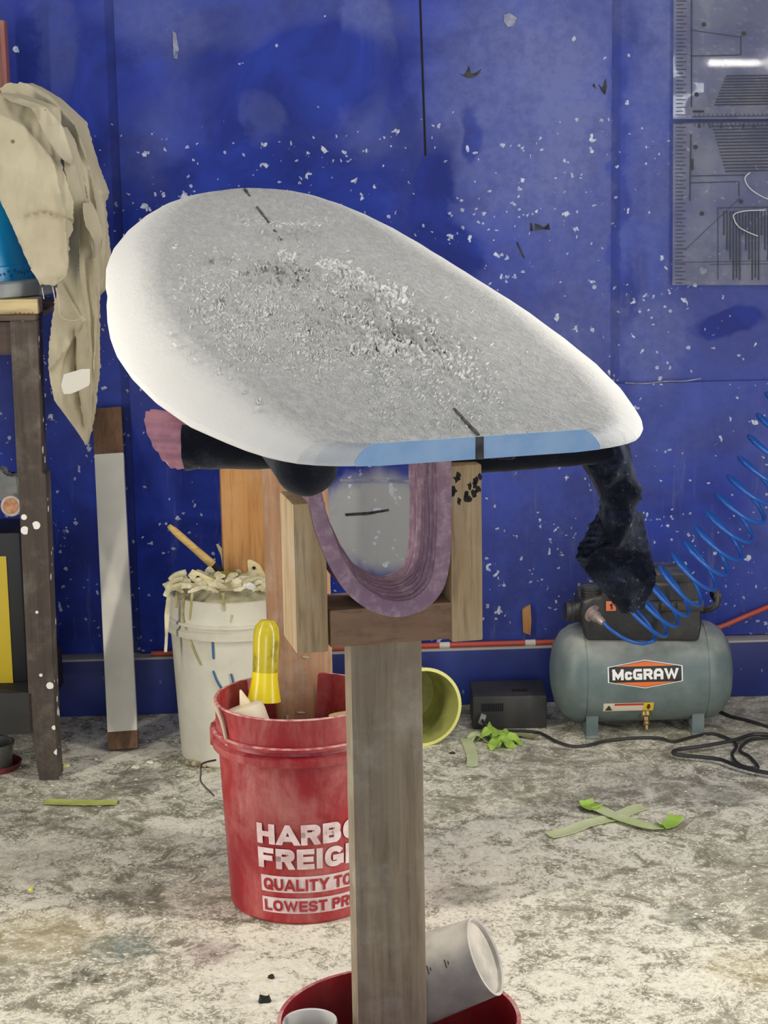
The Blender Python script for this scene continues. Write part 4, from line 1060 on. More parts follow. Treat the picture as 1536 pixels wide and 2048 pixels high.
# coiled blue air hose
bm = new(); pts = [f1_.copy()]
lead = [P(1225, 1262, YS-.05), P(1255, 1280, YS-.055), P(1285, 1287, YS-.05)]
pts += lead
tips = [(1240, 1212), (1262, 1196), (1285, 1176), (1308, 1147), (1332, 1119), (1358, 1095), (1380, 1069), (1401, 1037), (1423, 1008), (1445, 970), (1468, 935), (1488, 893), (1507, 850), (1524, 808), (1541, 765), (1558, 722)]
lows = [(1308, 1281), (1332, 1271), (1354, 1251), (1375, 1230), (1399, 1210), (1429, 1178), (1453, 1149), (1481, 1119), (1503, 1082), (1527, 1043), (1548, 1005), (1568, 966), (1588, 925), (1606, 884), (1622, 842), (1640, 800)]
nl = len(tips); NSEG = 26
def ctr(t, tab):
    i = min(int(t), len(tab)-2); f = t-i; return tab[i][0]+(tab[i+1][0]-tab[i][0])*f, tab[i][1]+(tab[i+1][1]-tab[i][1])*f
for i in range(int((nl-1.01)*NSEG)):
    t = i/NSEG; a = 2*math.pi*t + .0
    T = ctr(t, tips); L_ = ctr(t, lows)
    cx, cy = (T[0]+L_[0])/2, (T[1]+L_[1])/2; vx, vy = (L_[0]-T[0])/2, (L_[1]-T[1])/2
    Y = YS-.05 - t*.012 + .052*math.sin(a)
    k = math.cos(a); px, py = cx+vx*k, cy+vy*k
    nx, ny = vy, -vx; ln = math.hypot(nx, ny); s = 11*math.sin(a)
    pts.append(P(px+nx/ln*s, py+ny/ln*s, Y))
q = NT('blue_hose'); q.col(lin((44, 104, 196))); q.set(Roughness=0.18); q.b.inputs['Transmission Weight'].default_value = 0.25; M_HOSE = q.m
tube(bm, spline(pts, 2), .0044, 10)
solo('air_hose', bm, M_HOSE, 'coiled blue air hose springing from the compressor up to the right edge', 'hose', f1_, smooth=60)

# red line along the ledge
M_ORHOSE = simple('red_hose', (196, 74, 56), 0.45, (176, 84, 66), 20)
bm = new(); z0 = zl+.0065
base_pts = [WM @ Vector((x, -.043, z0)) for x in [-.75+i*.05 for i in range(40)] if x > wl(300, 1280)[0] and x < wl(1380, 1280)[0]]
rise = [wall_pt(1400, 1262, .045), wall_pt(1440, 1254, .04), wall_pt(1490, 1233, .03), wall_pt(1536, 1214, .03), wall_pt(1600, 1186, .03)]
tube(bm, spline(base_pts+rise, 4), .0062, 10)
M_PTAPE = simple('pale_tape', (214, 206, 196), 0.7)
hz_ = solo('red_hose', bm, M_ORHOSE, 'red air line lying on the ledge behind the stands and compressor', 'hose', base_pts[0])
bm = new()
for px in (886, 1056):
    bm = new(); x = wl(px, 1276)[0]; M_ = WM @ Matrix.Translation((x, -.043, z0)) @ Matrix.Rotation(R_(90), 4, 'Y'); lathe(bm, [(.0072, -.012), (.0075, .012)], 14, M_, True, True); part('tape_wrap', bm, M_PTAPE, hz_)

# black case behind the compressor, with grille and lead
bxc = P(1030, 1420, 4.22)
bc = thing('black_case', 'black plastic case with vent grille lying on the floor left of the compressor', 'case', (bxc.x, 4.22, 0))
x0_, x1_ = P(945, 1420, 4.16).x, P(1094, 1420, 4.16).x; zt = P(1000, 1392, 4.16).z
M_CASE = simple('dark_case', (56, 55, 52), 0.55, (42, 42, 42), 12)
bm = new(); box(bm, ((x0_+x1_)/2, 4.225, zt/2), (x1_-x0_, .13, zt), None, .006); part('case_body', bm, M_CASE, bc)
bm = new()
for k in range(11): box(bm, (x0_+.022+k*.0046, 4.1595, zt-.026), (.0022, .003, .018))
part('vent_grille', bm, M_BLACK, bc)
bm = new(); box(bm, ((x0_*.35+x1_*.65), 4.20, zt+.0005), (.034, .018, .003), None, .001); part('handle_slot', bm, M_BLACK, bc)
bm = new(); pl = P(964, 1438, 4.155); box(bm, (0, 0, 0), (.013, .014, .022), Matrix.Translation(pl) @ Matrix.Rotation(R_(20), 4, 'Y'), .002); part('plug', bm, simple('grey_plug', (150, 150, 146), 0.5), bc, label='grey plug')

# cords on the floor
M_CORD = simple('black_cord', (44, 44, 44), 0.5)
def floor_line(pts, r=.004, z=.0045): return spline([PZ(x, y, z) for x, y in pts], 6)
bm = new(); pts = [pl, P(972, 1450, 4.13)] + [PZ(x, y, .0045) for x, y in ((1000, 1460), (1050, 1462), (1080, 1466), (1113, 1483), (1143, 1492), (1173, 1491), (1210, 1482), (1265, 1476), (1317, 1476), (1347, 1483), (1384, 1474), (1421, 1467), (1451, 1475), (1473, 1490), (1464, 1510), (1481, 1530), (1516, 1536), (1500, 1514), (1480, 1500), (1500, 1480), (1545, 1474))]
tube(bm, spline(pts, 6), .0034, 8); solo('power_cord', bm, M_CORD, 'thin black cord running from the black case past the compressor feet', 'cord', pts[0])
bm = new(); pts = floor_line([(1436, 1420), (1460, 1432), (1500, 1442), (1545, 1456), (1600, 1470)]); tube(bm, pts, .0036, 8)
solo('power_cord', bm, M_CORD, 'black cord trailing from the right end of the compressor tank to the edge', 'cord', pts[0])
bm = new(); pts = floor_line([(1560, 1470), (1507, 1469), (1470, 1480), (1414, 1491), (1358, 1499), (1346, 1505), (1360, 1510), (1400, 1514), (1440, 1519), (1473, 1531), (1510, 1541), (1560, 1550)], z=.0125); tube(bm, pts, .0044, 8)
solo('power_cord', bm, M_CORD, 'thick black cord looped on the floor in front of the compressor', 'cord', pts[0])

# yellow translucent tub lying on its side behind the post
q = NT('yellow_tub'); v = q.coords(); n1 = q.noise(v, 14, 4)
q.col(q.mix(q.ramp(n1, .4, .65), lin((206, 206, 120)), lin((160, 164, 96)))); q.set(Roughness=0.3); q.b.inputs['Transmission Weight'].default_value = 0.35; M_TUB = q.m
tc = P(846, 1410, 4.05); rr_ = .088; tc.z = rr_*math.cos(R_(8))+.001
tub = thing('bucket', 'translucent yellow tub lying on its side behind the front post', 'bucket', (tc.x, tc.y, 0))
Mt_ = axis_matrix(tc, Vector((.28, -1, .05)))
bm = new(); lathe(bm, [(0, -.15), (.066, -.149), (.070, -.145), (.083, 0), (.081, .0005), (.068, -.142), (0, -.146)], 56, Mt_); part('tub_body', bm, M_TUB, tub)
bm = new(); lathe(bm, [(.0825, -.004), (.088, -.003), (.0882, .001), (.081, .002), (.081, -.004)], 56, Mt_, False, False); part('rim', bm, simple('pale_yellow_rim', (224, 222, 130), 0.4), tub)

# green masking paper
M_GRN = simple('green_tape', (176, 206, 92), 0.7, (150, 186, 74), 14); M_GRN2 = simple('pale_green_tape', (206, 212, 170), 0.8, (190, 202, 140), 14)
def paper(pts, w, z=.004, curl=0.0, lift=0.0):
    """a ribbon of tape on the floor along pixel points, half width in metres"""
    bm = new(); cs = spline([PZ(x, y, 0) for x, y in pts], 8); A = []
    for i, c in enumerate(cs):
        t = (cs[min(i+1, len(cs)-1)]-cs[max(i-1, 0)]).normalized(); n = Vector((-t.y, t.x, 0)); f = i/(len(cs)-1)
        h = z + lift*math.sin(f*math.pi) + curl*max(0, abs(f-.5)*2-.6) + .002*abs(noise.noise(Vector((i*.6, 0, pts[0][0]))))
        A.append([c+n*w+Vector((0, 0, h+.003)), c+Vector((0, 0, h)), c-n*w+Vector((0, 0, h+.002)), c-n*w+Vector((0, 0, h+.001)), c+Vector((0, 0, h-.001)), c+n*w+Vector((0, 0, h+.002))])
    faces_of(bm, A, True, True, True); return bm
tx = thing('masking_tape', 'two strips of pale green masking tape crossed on the floor at right', 'tape', PZ(1230, 1640))
part('tape_strip', paper([(1098, 1675), (1130, 1668), (1180, 1650), (1225, 1640), (1262, 1625), (1284, 1617)], .016, .003), M_GRN2, tx)
part('tape_strip', paper([(1176, 1618), (1200, 1626), (1232, 1640), (1268, 1652), (1300, 1660), (1325, 1660)], .014, .006), M_GRN2, tx)
part('tape_end', paper([(1318, 1661), (1338, 1656), (1352, 1646)], .015, .006, .02), M_GRN, tx, label='curled bright green tape end')
part('tape_end', paper([(1172, 1615), (1182, 1622), (1194, 1627)], .015, .007, .02), M_GRN, tx, label='curled bright green tape end')
solo('masking_tape', paper([(88, 1608), (130, 1609), (180, 1610), (234, 1609)], .013, .003), simple('olive_tape', (170, 178, 84), 0.8, (190, 196, 110), 20), 'flat olive green strip of tape on the floor at left', 'tape', PZ(160, 1609))
cr = thing('crumpled_tape', 'crumpled bright green masking tape lying in front of the black case', 'tape', PZ(985, 1490))
random.seed(3)
def crumple(cx, cy, w, h, seed, mat, up_):
    bm = new(); rs = []
    c0 = PZ(cx, cy)
    for i in range(9):
        row = []
        for j in range(9):
            u, v_ = i/8-.5, j/8-.5
            n_ = noise.noise(Vector((u*3+seed, v_*3, seed)));  m_ = noise.noise(Vector((u*3, v_*3+seed, 7)))
            row.append(c0 + Vector((u*w + .25*w*m_, v_*h*1.2 + .3*h*n_, max(.002, up_*(0.8-1.6*abs(u)*.6) + up_*.8*n_))))
        rs.append(row)
    F_ = [[bm.verts.new(p) for p in r] for r in rs]; B_ = [[bm.verts.new(p - Vector((0, 0, .0012))) for p in r] for r in rs]
    for i in range(8):
        for j in range(8):
            bm.faces.new((F_[i][j], F_[i+1][j], F_[i+1][j+1], F_[i][j+1])); bm.faces.new((B_[i][j], B_[i][j+1], B_[i+1][j+1], B_[i+1][j]))
    for i in range(8):
        for e in (0, 8):
            bm.faces.new((F_[i][e], F_[i+1][e], B_[i+1][e], B_[i][e])); bm.faces.new((F_[e][i], F_[e][i+1], B_[e][i+1], B_[e][i]))
    part('tape_fold', bm, mat, cr, 12)
crumple(982, 1482, .058, .05, 1.3, M_GRN, .030); crumple(1000, 1494, .05, .045, 4.1, M_GRN, .022); crumple(1020, 1484, .045, .04, 7.7, M_GRN, .020); crumple(956, 1480, .04, .04, 2.9, M_GRN2, .016)
part('tape_strip', paper([(930, 1480), (940, 1500), (945, 1520), (944, 1536)], .012, .003), M_GRN2, cr)
part('tape_strip', paper([(1005, 1480), (1040, 1474), (1075, 1482)], .010, .004, .015), simple('dull_green_tape', (140, 146, 100), 0.8), cr)

# ------------------------------------------------------------------ workbench at the left
M_DARK = wood('dark_bench_wood', (62, 52, 44), (78, 66, 56), (40, 32, 28), dust=0.15, specks=0.45)
LY = 3.86
tbl = thing('workbench', 'dark wooden workbench spattered with white paint, cut by the left edge', 'table', (P(60, 1540, LY).x-.3, LY+.2, 0))
zt_ = P(40, 641, LY).z
bm = new(); a = PZ(95, 1535); xw0, xw1 = P(34, 940, LY).x, P(88, 940, LY).x
sec = []
xm0, xm1 = P(41, 955, LY).x, P(90, 955, LY).x
for z, x0, x1 in ((0, P(78, 1540, LY).x, P(116, 1540, LY).x), (P(80, 1450, LY).z, P(60, 1450, LY).x, P(110, 1450, LY).x), (P(60, 950, LY).z, P(36, 950, LY).x, P(91, 950, LY).x), (P(60, 950, LY).z+.003, P(34, 946, LY).x, P(84, 946, LY).x), (zt_-.001, P(20, 645, LY).x, P(74, 645, LY).x)):
    sec.append([Vector((x0, LY, z)), Vector((x1, LY, z)), Vector((x1, LY+.06, z)), Vector((x0, LY+.06, z))])
faces_of(bm, sec, True, True, True); part('leg', bm, M_DARK, tbl, 20)
xr = P(74, 645, LY).x
bm = new(); box(bm, (xr-.40, LY+.02, zt_-.036), (.75, .03, .066)); part('apron', bm, wood('apron_wood', (74, 58, 50), (60, 48, 42), None, 'x'), tbl, 20)
bm = new(); box(bm, (xr-.45, LY+.21, zt_+.006), (.90, .44, .012), None, .002); part('tabletop', bm, wood('bench_top', (86, 72, 60), (70, 58, 50), None, 'x'), tbl, 20)
zs = P(20, 1378, LY+.03).z
bm = new(); box(bm, (xr-.46, LY+.19, zs-.045), (.82, .38, .09), None, .002); part('lower_shelf', bm, simple('dark_shelf', (46, 44, 42), 0.7, (36, 34, 34), 10), tbl, 20)
bm = new(); box(bm, (xr-.84, LY+.03, zt_/2), (.06, .06, zt_)); part('leg', bm, M_DARK, tbl, 20)
bm = new(); box(bm, (xr-.84, LY+.385, zt_/2), (.05, .05, zt_)); part('leg', bm, M_DARK, tbl, 20)

zp = zt_+.012
bm = new(); ph = .030; box(bm, (P(-40, 630, LY).x, LY+.035, zp+ph/2), (P(75, 630, LY).x-P(-155, 630, LY).x, .06, ph), None, .002)
pk_ = solo('wood_block', bm, wood('pale_block', (206, 186, 138), (190, 166, 116), None, 'x'), 'pale wood offcut with reddish pencil marks on the bench edge', 'wood', (P(-40, 630, LY).x, LY+.035, zp))
bm = new(); tube(bm, spline([P(22+i*4.4, 628+(4 if i % 2 else -4)*random.uniform(.4, 1), LY+.004) for i in range(11)], 4), .0007, 6); part('pencil_marks', bm, simple('red_brown_pencil', (150, 96, 66), 0.8), pk_)
zd = zp+ph
bx_, by_ = P(-62, 560, LY+.16).x, LY+.16
bm = new(); Md = Matrix.Translation((bx_, by_, zd)); lathe(bm, [(0, 0), (.176, 0), (.182, .004), (.184, .030), (.180, .034), (0, .034)], 72, Md)
solo('lid', bm, simple('grey_lid', (150, 154, 154), 0.4, (130, 134, 134), 10), 'grey round lid under the upturned blue bucket on the bench', 'lid', (bx_, by_, zd))
zb = zd+.034
bb = thing('bucket', 'bright blue bucket turned upside down on the bench beneath the canvas', 'bucket', (bx_, by_, zb))
Mb_ = Matrix.Translation((bx_, by_, zb))
M_CYAN = simple('cyan_plastic', (30, 150, 200), 0.3, (24, 132, 186), 6)
bm = new(); lathe(bm, [(.140, 0), (.150, .0), (.150, .028), (.144, .03), (.112, .25), (.105, .258), (0, .260), (0, .256), (.102, .253), (.138, .004)], 64, Mb_); part('bucket_body', bm, M_CYAN, bb)
bm = new(); q0 = CAM-Vector((bx_, by_, CAM_Z)); fa2 = math.atan2(q0.y, q0.x)
for k in range(24):
    a = fa2-.2+k*.06+random.uniform(-.015, .015); z = zb+.008+random.uniform(0, .012)
    pts = [Vector((bx_+.1506*math.cos(a+d), by_+.1506*math.sin(a+d), z+e)) for d, e in ((0, 0), (.012, .004), (.02, -.003), (.034, .002))]
    tube(bm, pts, .0007, 5)
part('scribbled_marks', bm, simple('dark_blue_ink', (20, 60, 120), 0.5), bb)

# red painted upright behind the bucket
bm = new(); pa = P(0, 60, LY+.375); pz0 = zt_+.012; topz = P(8, 40, LY+.375).z
box(bm, (P(-10, 100, LY+.375).x, LY+.375, (pz0+topz)/2), (P(22, 100, LY+.375).x-P(-42, 100, LY+.3).x, .04, topz-pz0), None, .006)
solo('red_board', bm, wood('worn_red_paint', (128, 74, 70), (150, 96, 88), (84, 52, 50), dust=0.3), 'worn red board standing on the bench behind the canvas cloth', 'board', (P(-10, 100, LY+.375).x, LY+.375, pz0))

# canvas drop cloth
q = NT('canvas_cloth'); v = q.coords(); n1 = q.noise(v, 7, 6, .6); wv = q.noise(v, 320, 2)
c = q.mix(q.ramp(n1, .35, .7), lin((172, 163, 138)), lin((190, 181, 157))); c = q.mix(q.speck(v, 30, .06, .4), c, lin((120, 108, 84)))
q.col(c); q.set(Roughness=0.95); q.b.inputs['Specular IOR Level'].default_value = .1; q.bump(wv, .25, .002); M_CANV = q.m
def fold(px, py, line, width):            # crisp crest, asymmetric
    p = Vector((px, py)); best = (1e9, 0)
    for a, b in zip(line, line[1:]):
        r = seg_dist(p, Vector(a), Vector(b))
        if r[0] < best[0]: best = r
    w = width if best[1] > 0 else width*.3
    return math.exp(-best[0]/w)
def wrk(px, py, k): return .006*noise.noise(Vector((px*.025, py*.012, k))) + .003*noise.noise(Vector((px*.07, py*.03, k)))
bm = new()
def c1(px, py, u, v_):                    # outer body, right
    h = LY + .03 + .05*max(0, u-.7)**2*10
    h -= .030*fold(px, py, [(95, 185), (150, 250), (178, 330), (196, 430), (190, 560)], 24)
    h -= .022*fold(px, py, [(120, 270), (165, 340), (180, 420)], 16)
    h -= .016*fold(px, py, [(205, 380), (212, 450), (206, 580)], 10)
    return h + wrk(px, py, 2)
sheet(bm, [(166, 14, 66), (178, 0, 92), (200, 10, 126), (222, 30, 150), (245, 50, 175), (275, 80, 182), (310, 100, 192), (345, 110, 203), (366, 110, 212), (385, 120, 219), (400, 125, 212), (440, 140, 215), (500, 150, 221), (550, 160, 220), (580, 170, 212), (592, 180, 200)], c1, 110, 50, .004, 3)
def c2(px, py, u, v_):                    # long tail hanging down
    h = LY - .01 + .03*v_
    h -= .028*fold(px, py, [(158, 430), (160, 560), (172, 640), (178, 760), (176, 880)], 18)
    h -= .020*fold(px, py, [(186, 520), (196, 620), (190, 720), (184, 860)], 12)
    h -= .020*fold(px, py, [(112, 560), (150, 620), (165, 640), (140, 690), (104, 735)], 16)
    h += .030*fold(px, py, [(150, 660), (152, 740), (160, 800), (168, 850)], 10)
    return h + wrk(px, py, 5)
sheet(bm, [(420, 138, 200), (470, 136, 204), (520, 130, 206), (560, 118, 203), (590, 112, 200), (640, 104, 200), (690, 98, 200), (735, 96, 201), (770, 102, 197), (800, 108, 194), (830, 130, 190), (860, 152, 184), (884, 168, 178), (890, 170, 177)], c2, 120, 46, .004, 3)
def cB(px, py, u, v_):                    # front flap over the bucket
    h = LY - .075 + .025*u - .02*math.sin(v_*2.6)
    h -= .014*fold(px, py, [(110, 330), (128, 420), (136, 520)], 18)
    h -= .010*fold(px, py, [(0, 230), (45, 250), (90, 300)], 30)
    h += .012*fold(px, py, [(60, 430), (90, 424), (142, 440)], 10)
    return h + wrk(px, py, 8)
sheet(bm, [(184, -20, 40), (205, -20, 70), (240, -20, 96), (280, -20, 114), (320, -20, 122), (360, -14, 132), (400, 0, 146), (430, 14, 147), (460, 28, 146), (476, 34, 138), (520, 54, 138), (540, 62, 137), (552, 70, 132), (558, 74, 120), (570, 80, 117)], cB, 110, 48, .004, 4)
def cC(px, py, u, v_): return LY - .095 + .045*u - .012*fold(px, py, [(40, 196), (90, 212), (124, 250), (146, 316)], 12) + wrk(px, py, 1)
sheet(bm, [(186, -10, 36), (194, 6, 62), (204, 24, 92), (216, 62, 120), (228, 70, 122), (250, 80, 124), (266, 88, 132), (282, 98, 140), (300, 110, 145), (318, 124, 149), (330, 142, 147)], cC, 50, 30, .005, 2)
def cE(px, py, u, v_): return LY - .05 + .05*u - .016*fold(px, py, [(128, 258), (150, 330), (168, 400)], 14) + wrk(px, py, 4)
sheet(bm, [(254, 122, 134), (280, 124, 150), (310, 126, 160), (345, 130, 168), (380, 136, 172), (405, 138, 176), (424, 142, 168), (440, 144, 160)], cE, 50, 30, .004, 3)
def cD(px, py, u, v_): return LY - .06 + .04*u + wrk(px, py, 6)
sheet(bm, [(405, 166, 184), (425, 166, 194), (450, 170, 202), (470, 182, 205), (490, 192, 202), (508, 196, 200)], cD, 24, 18, .004, 3)
for pts in ([(112, 575), (118, 605), (120, 630), (135, 640), (155, 640), (168, 632)], [(84, 575), (88, 598)], [(105, 573), (110, 600), (108, 606)]):
    tube(bm, spline([P(x, y, LY-.09) for x, y in pts], 6), .0012, 6)
cl = solo('canvas_cloth', bm, M_CANV, 'rumpled beige canvas drop cloth draped over the blue bucket and hanging down', 'cloth', P(110, 300, LY), smooth=60)
bm = new(); sheet(bm, [(738, 165, 180), (748, 128, 180), (770, 122, 180), (785, 126, 150), (788, 128, 140)], lambda px, py, u, v_: LY-.105, 10, 10, .002)
part('sewn_label', bm, simple('white_tag', (206, 202, 190), 0.8), cl, 30, 'small white sewn label')

# things under the bench
kx, ky = P(-20, 1200, LY+.10).x, LY+.10
bk = thing('box', 'black box with yellow label on the shelf under the bench', 'box', (kx, ky, zs))
z1_ = P(30, 1062, ky).z; w_ = (P(50, 1200, ky).x-kx)*2
bm = new(); box(bm, (kx, ky+.06, (zs+z1_)/2), (w_, .16, z1_-zs), None, .004); part('box_body', bm, simple('black_card', (22, 22, 24), 0.5), bk)
bm = new(); zy0, zy1 = P(8, 1372, ky-.02).z, P(8, 1112, ky-.02).z; box(bm, (P(-40, 1250, ky-.022).x, ky-.0215, (zy0+zy1)/2), (P(20, 1250, ky-.02).x-P(-100, 1250, ky-.02).x, .003, zy1-zy0), None, .0005); part('label_panel', bm, simple('yellow_label', (214, 186, 40), 0.5), bk, label='yellow label panel')
bm = new(); box(bm, (P(-40, 1380, ky-.022).x, ky-.0215, zy0-.008), (P(14, 1380, ky-.02).x-P(-100, 1380, ky-.02).x, .0034, .016), None, .0005); part('label_edge', bm, simple('white_label_edge', (220, 216, 206), 0.5), bk)
rp0 = P(22, 1012, LY+.05)
ro = thing('paint_roller', 'white paint roller end with brown stained core resting on the black box', 'roller', rp0)
Mr = axis_matrix(rp0, Vector((-.05, -1, .1))); 
bm = new(); lathe(bm, [(0, -.12), (.022, -.12), (.0225, -.002), (.021, .001), (.016, .0005), (.016, -.004), (0, -.004)], 32, Mr); part('roller_sleeve', bm, simple('roller_nap', (206, 196, 184), 0.9, (188, 170, 156), 40), ro)
bm = new(); lathe(bm, [(0, -.003), (.016, -.002), (.0155, .001), (0, .002)], 24, Mr); part('roller_core', bm, simple('brown_core', (176, 110, 70), 0.7, (206, 160, 120), 60), ro)
gp = [(-30, 945), (2, 938), (12, 955), (34, 952), (38, 985), (22, 1004), (-30, 1000)]
bm = new(); f = [P(x, y, LY+.12) for x, y in gp]; g = [v + Vector((0, .05, 0)) for v in f]; faces_of(bm, [f, g], True, True, True)
bmesh.ops.bevel(bm, geom=bm.edges[:], offset=.003, segments=2, affect='EDGES')
solo('plastic_scrap', bm, simple('grey_scrap', (130, 132, 126), 0.6, (104, 106, 102), 20), 'grey torn plastic scrap above the paint roller under the bench', 'scrap', P(0, 1000, LY+.12))
cn = PZ(0, 1530); 
tray = solo('paint_tray', None or (lambda b: (lathe(b, [(0, 0), (.052, 0), (.060, .014), (.058, .015), (.050, .004), (0, .004)], 40, Matrix.Translation((PZ(-12, 1536).x, PZ(-12, 1536).y, 0))), b)[1])(new()), simple('dull_red_tray', (116, 50, 50), 0.5), 'dull red round tray on the floor under the bench', 'tray', PZ(-12, 1536))
bm = new(); ccx, ccy = PZ(-12, 1536).x, PZ(-12, 1536).y; lathe(bm, [(0, .005), (.040, .005), (.042, .05), (.046, .052), (.046, .058), (.043, .058), (.040, .01), (0, .01)], 40, Matrix.Translation((ccx, ccy, 0)))
solo('tin_can', bm, simple('grey_can', (120, 120, 112), 0.4, (90, 90, 84), 20), 'grey can standing in the dull red tray under the bench', 'can', (ccx, ccy, .005))

# white plank with brown ends leaning on the wall
b0, b1 = PZ(218, 1502), PZ(277, 1502); bw = (b1-b0).length; bmid = (b0+b1)/2
tp_ = wall_pt(214, 817, .03); 
pln = thing('plank', 'white plank with brown wooden ends leaning against the blue wall', 'board', bmid)
dirv = (tp_-bmid); LNG = dirv.length; zax = dirv.normalized(); xax = Vector((1, 0.03, 0)); yax = zax.cross(xax).normalized(); xax = yax.cross(zax).normalized()
Mpk = Matrix(((xax.x, yax.x, zax.x, bmid.x), (xax.y, yax.y, zax.y, bmid.y), (xax.z, yax.z, zax.z, bmid.z), (0, 0, 0, 1)))
def frac(py):
    d = ray(245, py); best = min(range(1001), key=lambda i: abs((1024-F_PX*((bmid+zax*LNG*i/1000-CAM).dot(CU)/(bmid+zax*LNG*i/1000-CAM).dot(FWD)))-py)); return best/1000*LNG
fa_, fb_ = frac(1463), frac(909)
M_BRN = wood('brown_end', (116, 84, 58), (100, 72, 50), None, 'z')
bm = new(); box(bm, (0, 0, fa_/2+.004), (bw, .018, fa_), Mpk, .001); part('plank_end', bm, M_BRN, pln)
bm = new(); box(bm, (0, 0, (fa_+fb_)/2), (bw, .020, fb_-fa_), Mpk, .0015); part('painted_face', bm, simple('chalk_white', (232, 227, 212), 0.75, (214, 210, 196), 6), pln)
bm = new(); box(bm, (0, 0, (fb_+LNG)/2), (bw, .018, LNG-fb_), Mpk, .001); part('plank_end', bm, M_BRN, pln)

# ------------------------------------------------------------------ printed template sheets on the wall
q = NT('clear_template'); v = q.coords(); n1 = q.noise(v, 9, 5, .6)
q.col(q.mix(q.ramp(n1, .35, .7), lin((150, 155, 176)), lin((196, 197, 204)))); q.set(Roughness=0.08); q.b.inputs['Alpha'].default_value = 0.46; q.b.inputs['Specular IOR Level'].default_value = 0.9; q.b.inputs['Coat Weight'].default_value = 1.0; q.b.inputs['Coat IOR'].default_value = 1.7; q.b.inputs['Coat Roughness'].default_value = .05; M_TPL = q.m
M_INK = simple('black_ink', (28, 30, 40), 0.5)
def sheet_bulge(py, y0, y1, amp):
    t = (py-y0)/(y1-y0); return amp*math.sin(max(0, min(1, t))*math.pi)
def template(name, label, y0, y1, amp, extra):
    X0, X1 = 1346, 1640
    org = wall_pt(X0, y1, .002)
    t = thing(name, label, 'template', org, 'printed template sheets on the wall')
    def S(px, py, lift=0): return wall_pt(px, py, .012 + amp(px, py) + lift)
    bm = new(); NR, NC = 40, 24; F_, B_ = [], []
    for i in range(NR+1):
        py = y0+(y1-y0)*i/NR
        F_.append([bm.verts.new(S(X0+(X1-X0)*j/NC - (px_off(py)), py)) for j in range(NC+1)])
    for i in range(NR):
        for j in range(NC): bm.faces.new((F_[i][j], F_[i][j+1], F_[i+1][j+1], F_[i+1][j]))
    bmesh.ops.solidify(bm, geom=bm.faces[:], thickness=-.0012)
    part('sheet', bm, M_TPL, t, 60)
    bm = new()
    def ln(x0, ya, x1, yb, w):
        n = max(1, int(max(abs(x1-x0), abs(yb-ya))/12)); d = Vector((x1-x0, yb-ya)).normalized(); nn = Vector((-d.y, d.x))*w/2
        r = []
        for i in range(n+1):
            x, y = x0+(x1-x0)*i/n, ya+(yb-ya)*i/n
            r.append((bm.verts.new(S(x+nn.x, y+nn.y, .0024)), bm.verts.new(S(x-nn.x, y-nn.y, .0024))))
        for a, b in zip(r, r[1:]): bm.faces.new((a[0], b[0], b[1], a[1]))
    def dot(x, y, r):
        bm.faces.new([bm.verts.new(S(x+r*math.cos(k*math.pi/6), y+r*math.sin(k*math.pi/6), .0026)) for k in range(12)])
    y = max(y0, -40)+4
    k = 0
    while y < y1-3:
        ln(1352-px_off(y), y, 1352-px_off(y)+(20 if k % 2 else 14), y, 1.5); y += 7.6; k += 1
    extra(ln, dot)
    part('printed_lines', bm, M_INK, t, 0, 'dark printed ruler ticks and lines')
    return t, S
def px_off(py): return 0.004*(py-240)
def ex1(ln, dot):
    ln(1383, -30, 1383, 214, 2)
    ln(1380, 112, 1480, 110, 1.6); ln(1482, 110, 1482, 70, 1.6); ln(1380, 60, 1480, 74, 1.2)
    dot(1408, 49, 4.5); dot(1488, 67, 4.5); dot(1393, 189, 4.5)
    for k in range(11):
        ln(1452-k*2.4, 152+k*5.8, 1640, 149+k*5.8, 2.2)
    ln(1386, 223, 1408, 223, 4); ln(1384, 234, 1640, 230, 1.2)
    for k in range(26): ln(1390+k*9, 234-k*.1, 1390+k*9, 228-k*.1, 1)
def ex2(ln, dot):
    ln(1346, 245, 1640, 241, 3.2); ln(1382, 268, 1380, 402, 2)  # first line paints in the dark gap between the two sheets
    ln(1385, 318, 1385, 340, 4.5)
    dot(1391, 294, 4.5); dot(1404, 427, 4.5); dot(1482, 403, 4.5)
    for k in range(15):
        ln(1424+k*1.9, 253+k*6.4, 1640, 249+k*6.4, 2.3)
    ln(1382, 352, 1490, 350, 1.8); ln(1382, 366, 1476, 363, 1.6); ln(1478, 363, 1478, 392, 1.6)
    ln(1436, 416, 1640, 412, 1.5); ln(1436, 416, 1436, 560, 1.2); ln(1370, 500, 1480, 396, 1)
    for k in range(17):
        ln(1448+k*6.3, 422, 1448+k*6.3, [470, 500, 520, 560, 556, 560][k % 6], 2.4)
    for k in range(26): ln(1390+k*9, 246-k*.1, 1390+k*9, 253-k*.1, 1)
    ln(1346, 525, 1640, 520, 1); ln(1420, 529, 1640, 527, 1)
def amp1(px, py):
    e = min(1, max(0, (px-1346)/60))
    return   .0158*e*math.exp(-((py-172)/62)**2) if py > 40 else .0158*e*math.exp(-((40-172)/62)**2)
t1, S1 = template('template_sheet', 'clear printed template sheet on the wall at upper right, catching the lamp glare', -60, 238, amp1, ex1)
t2, S2 = template('template_sheet', 'clear printed template sheet on the wall, lower of two, with a curved white cord', 243, 570, lambda a, b: .002, ex2)
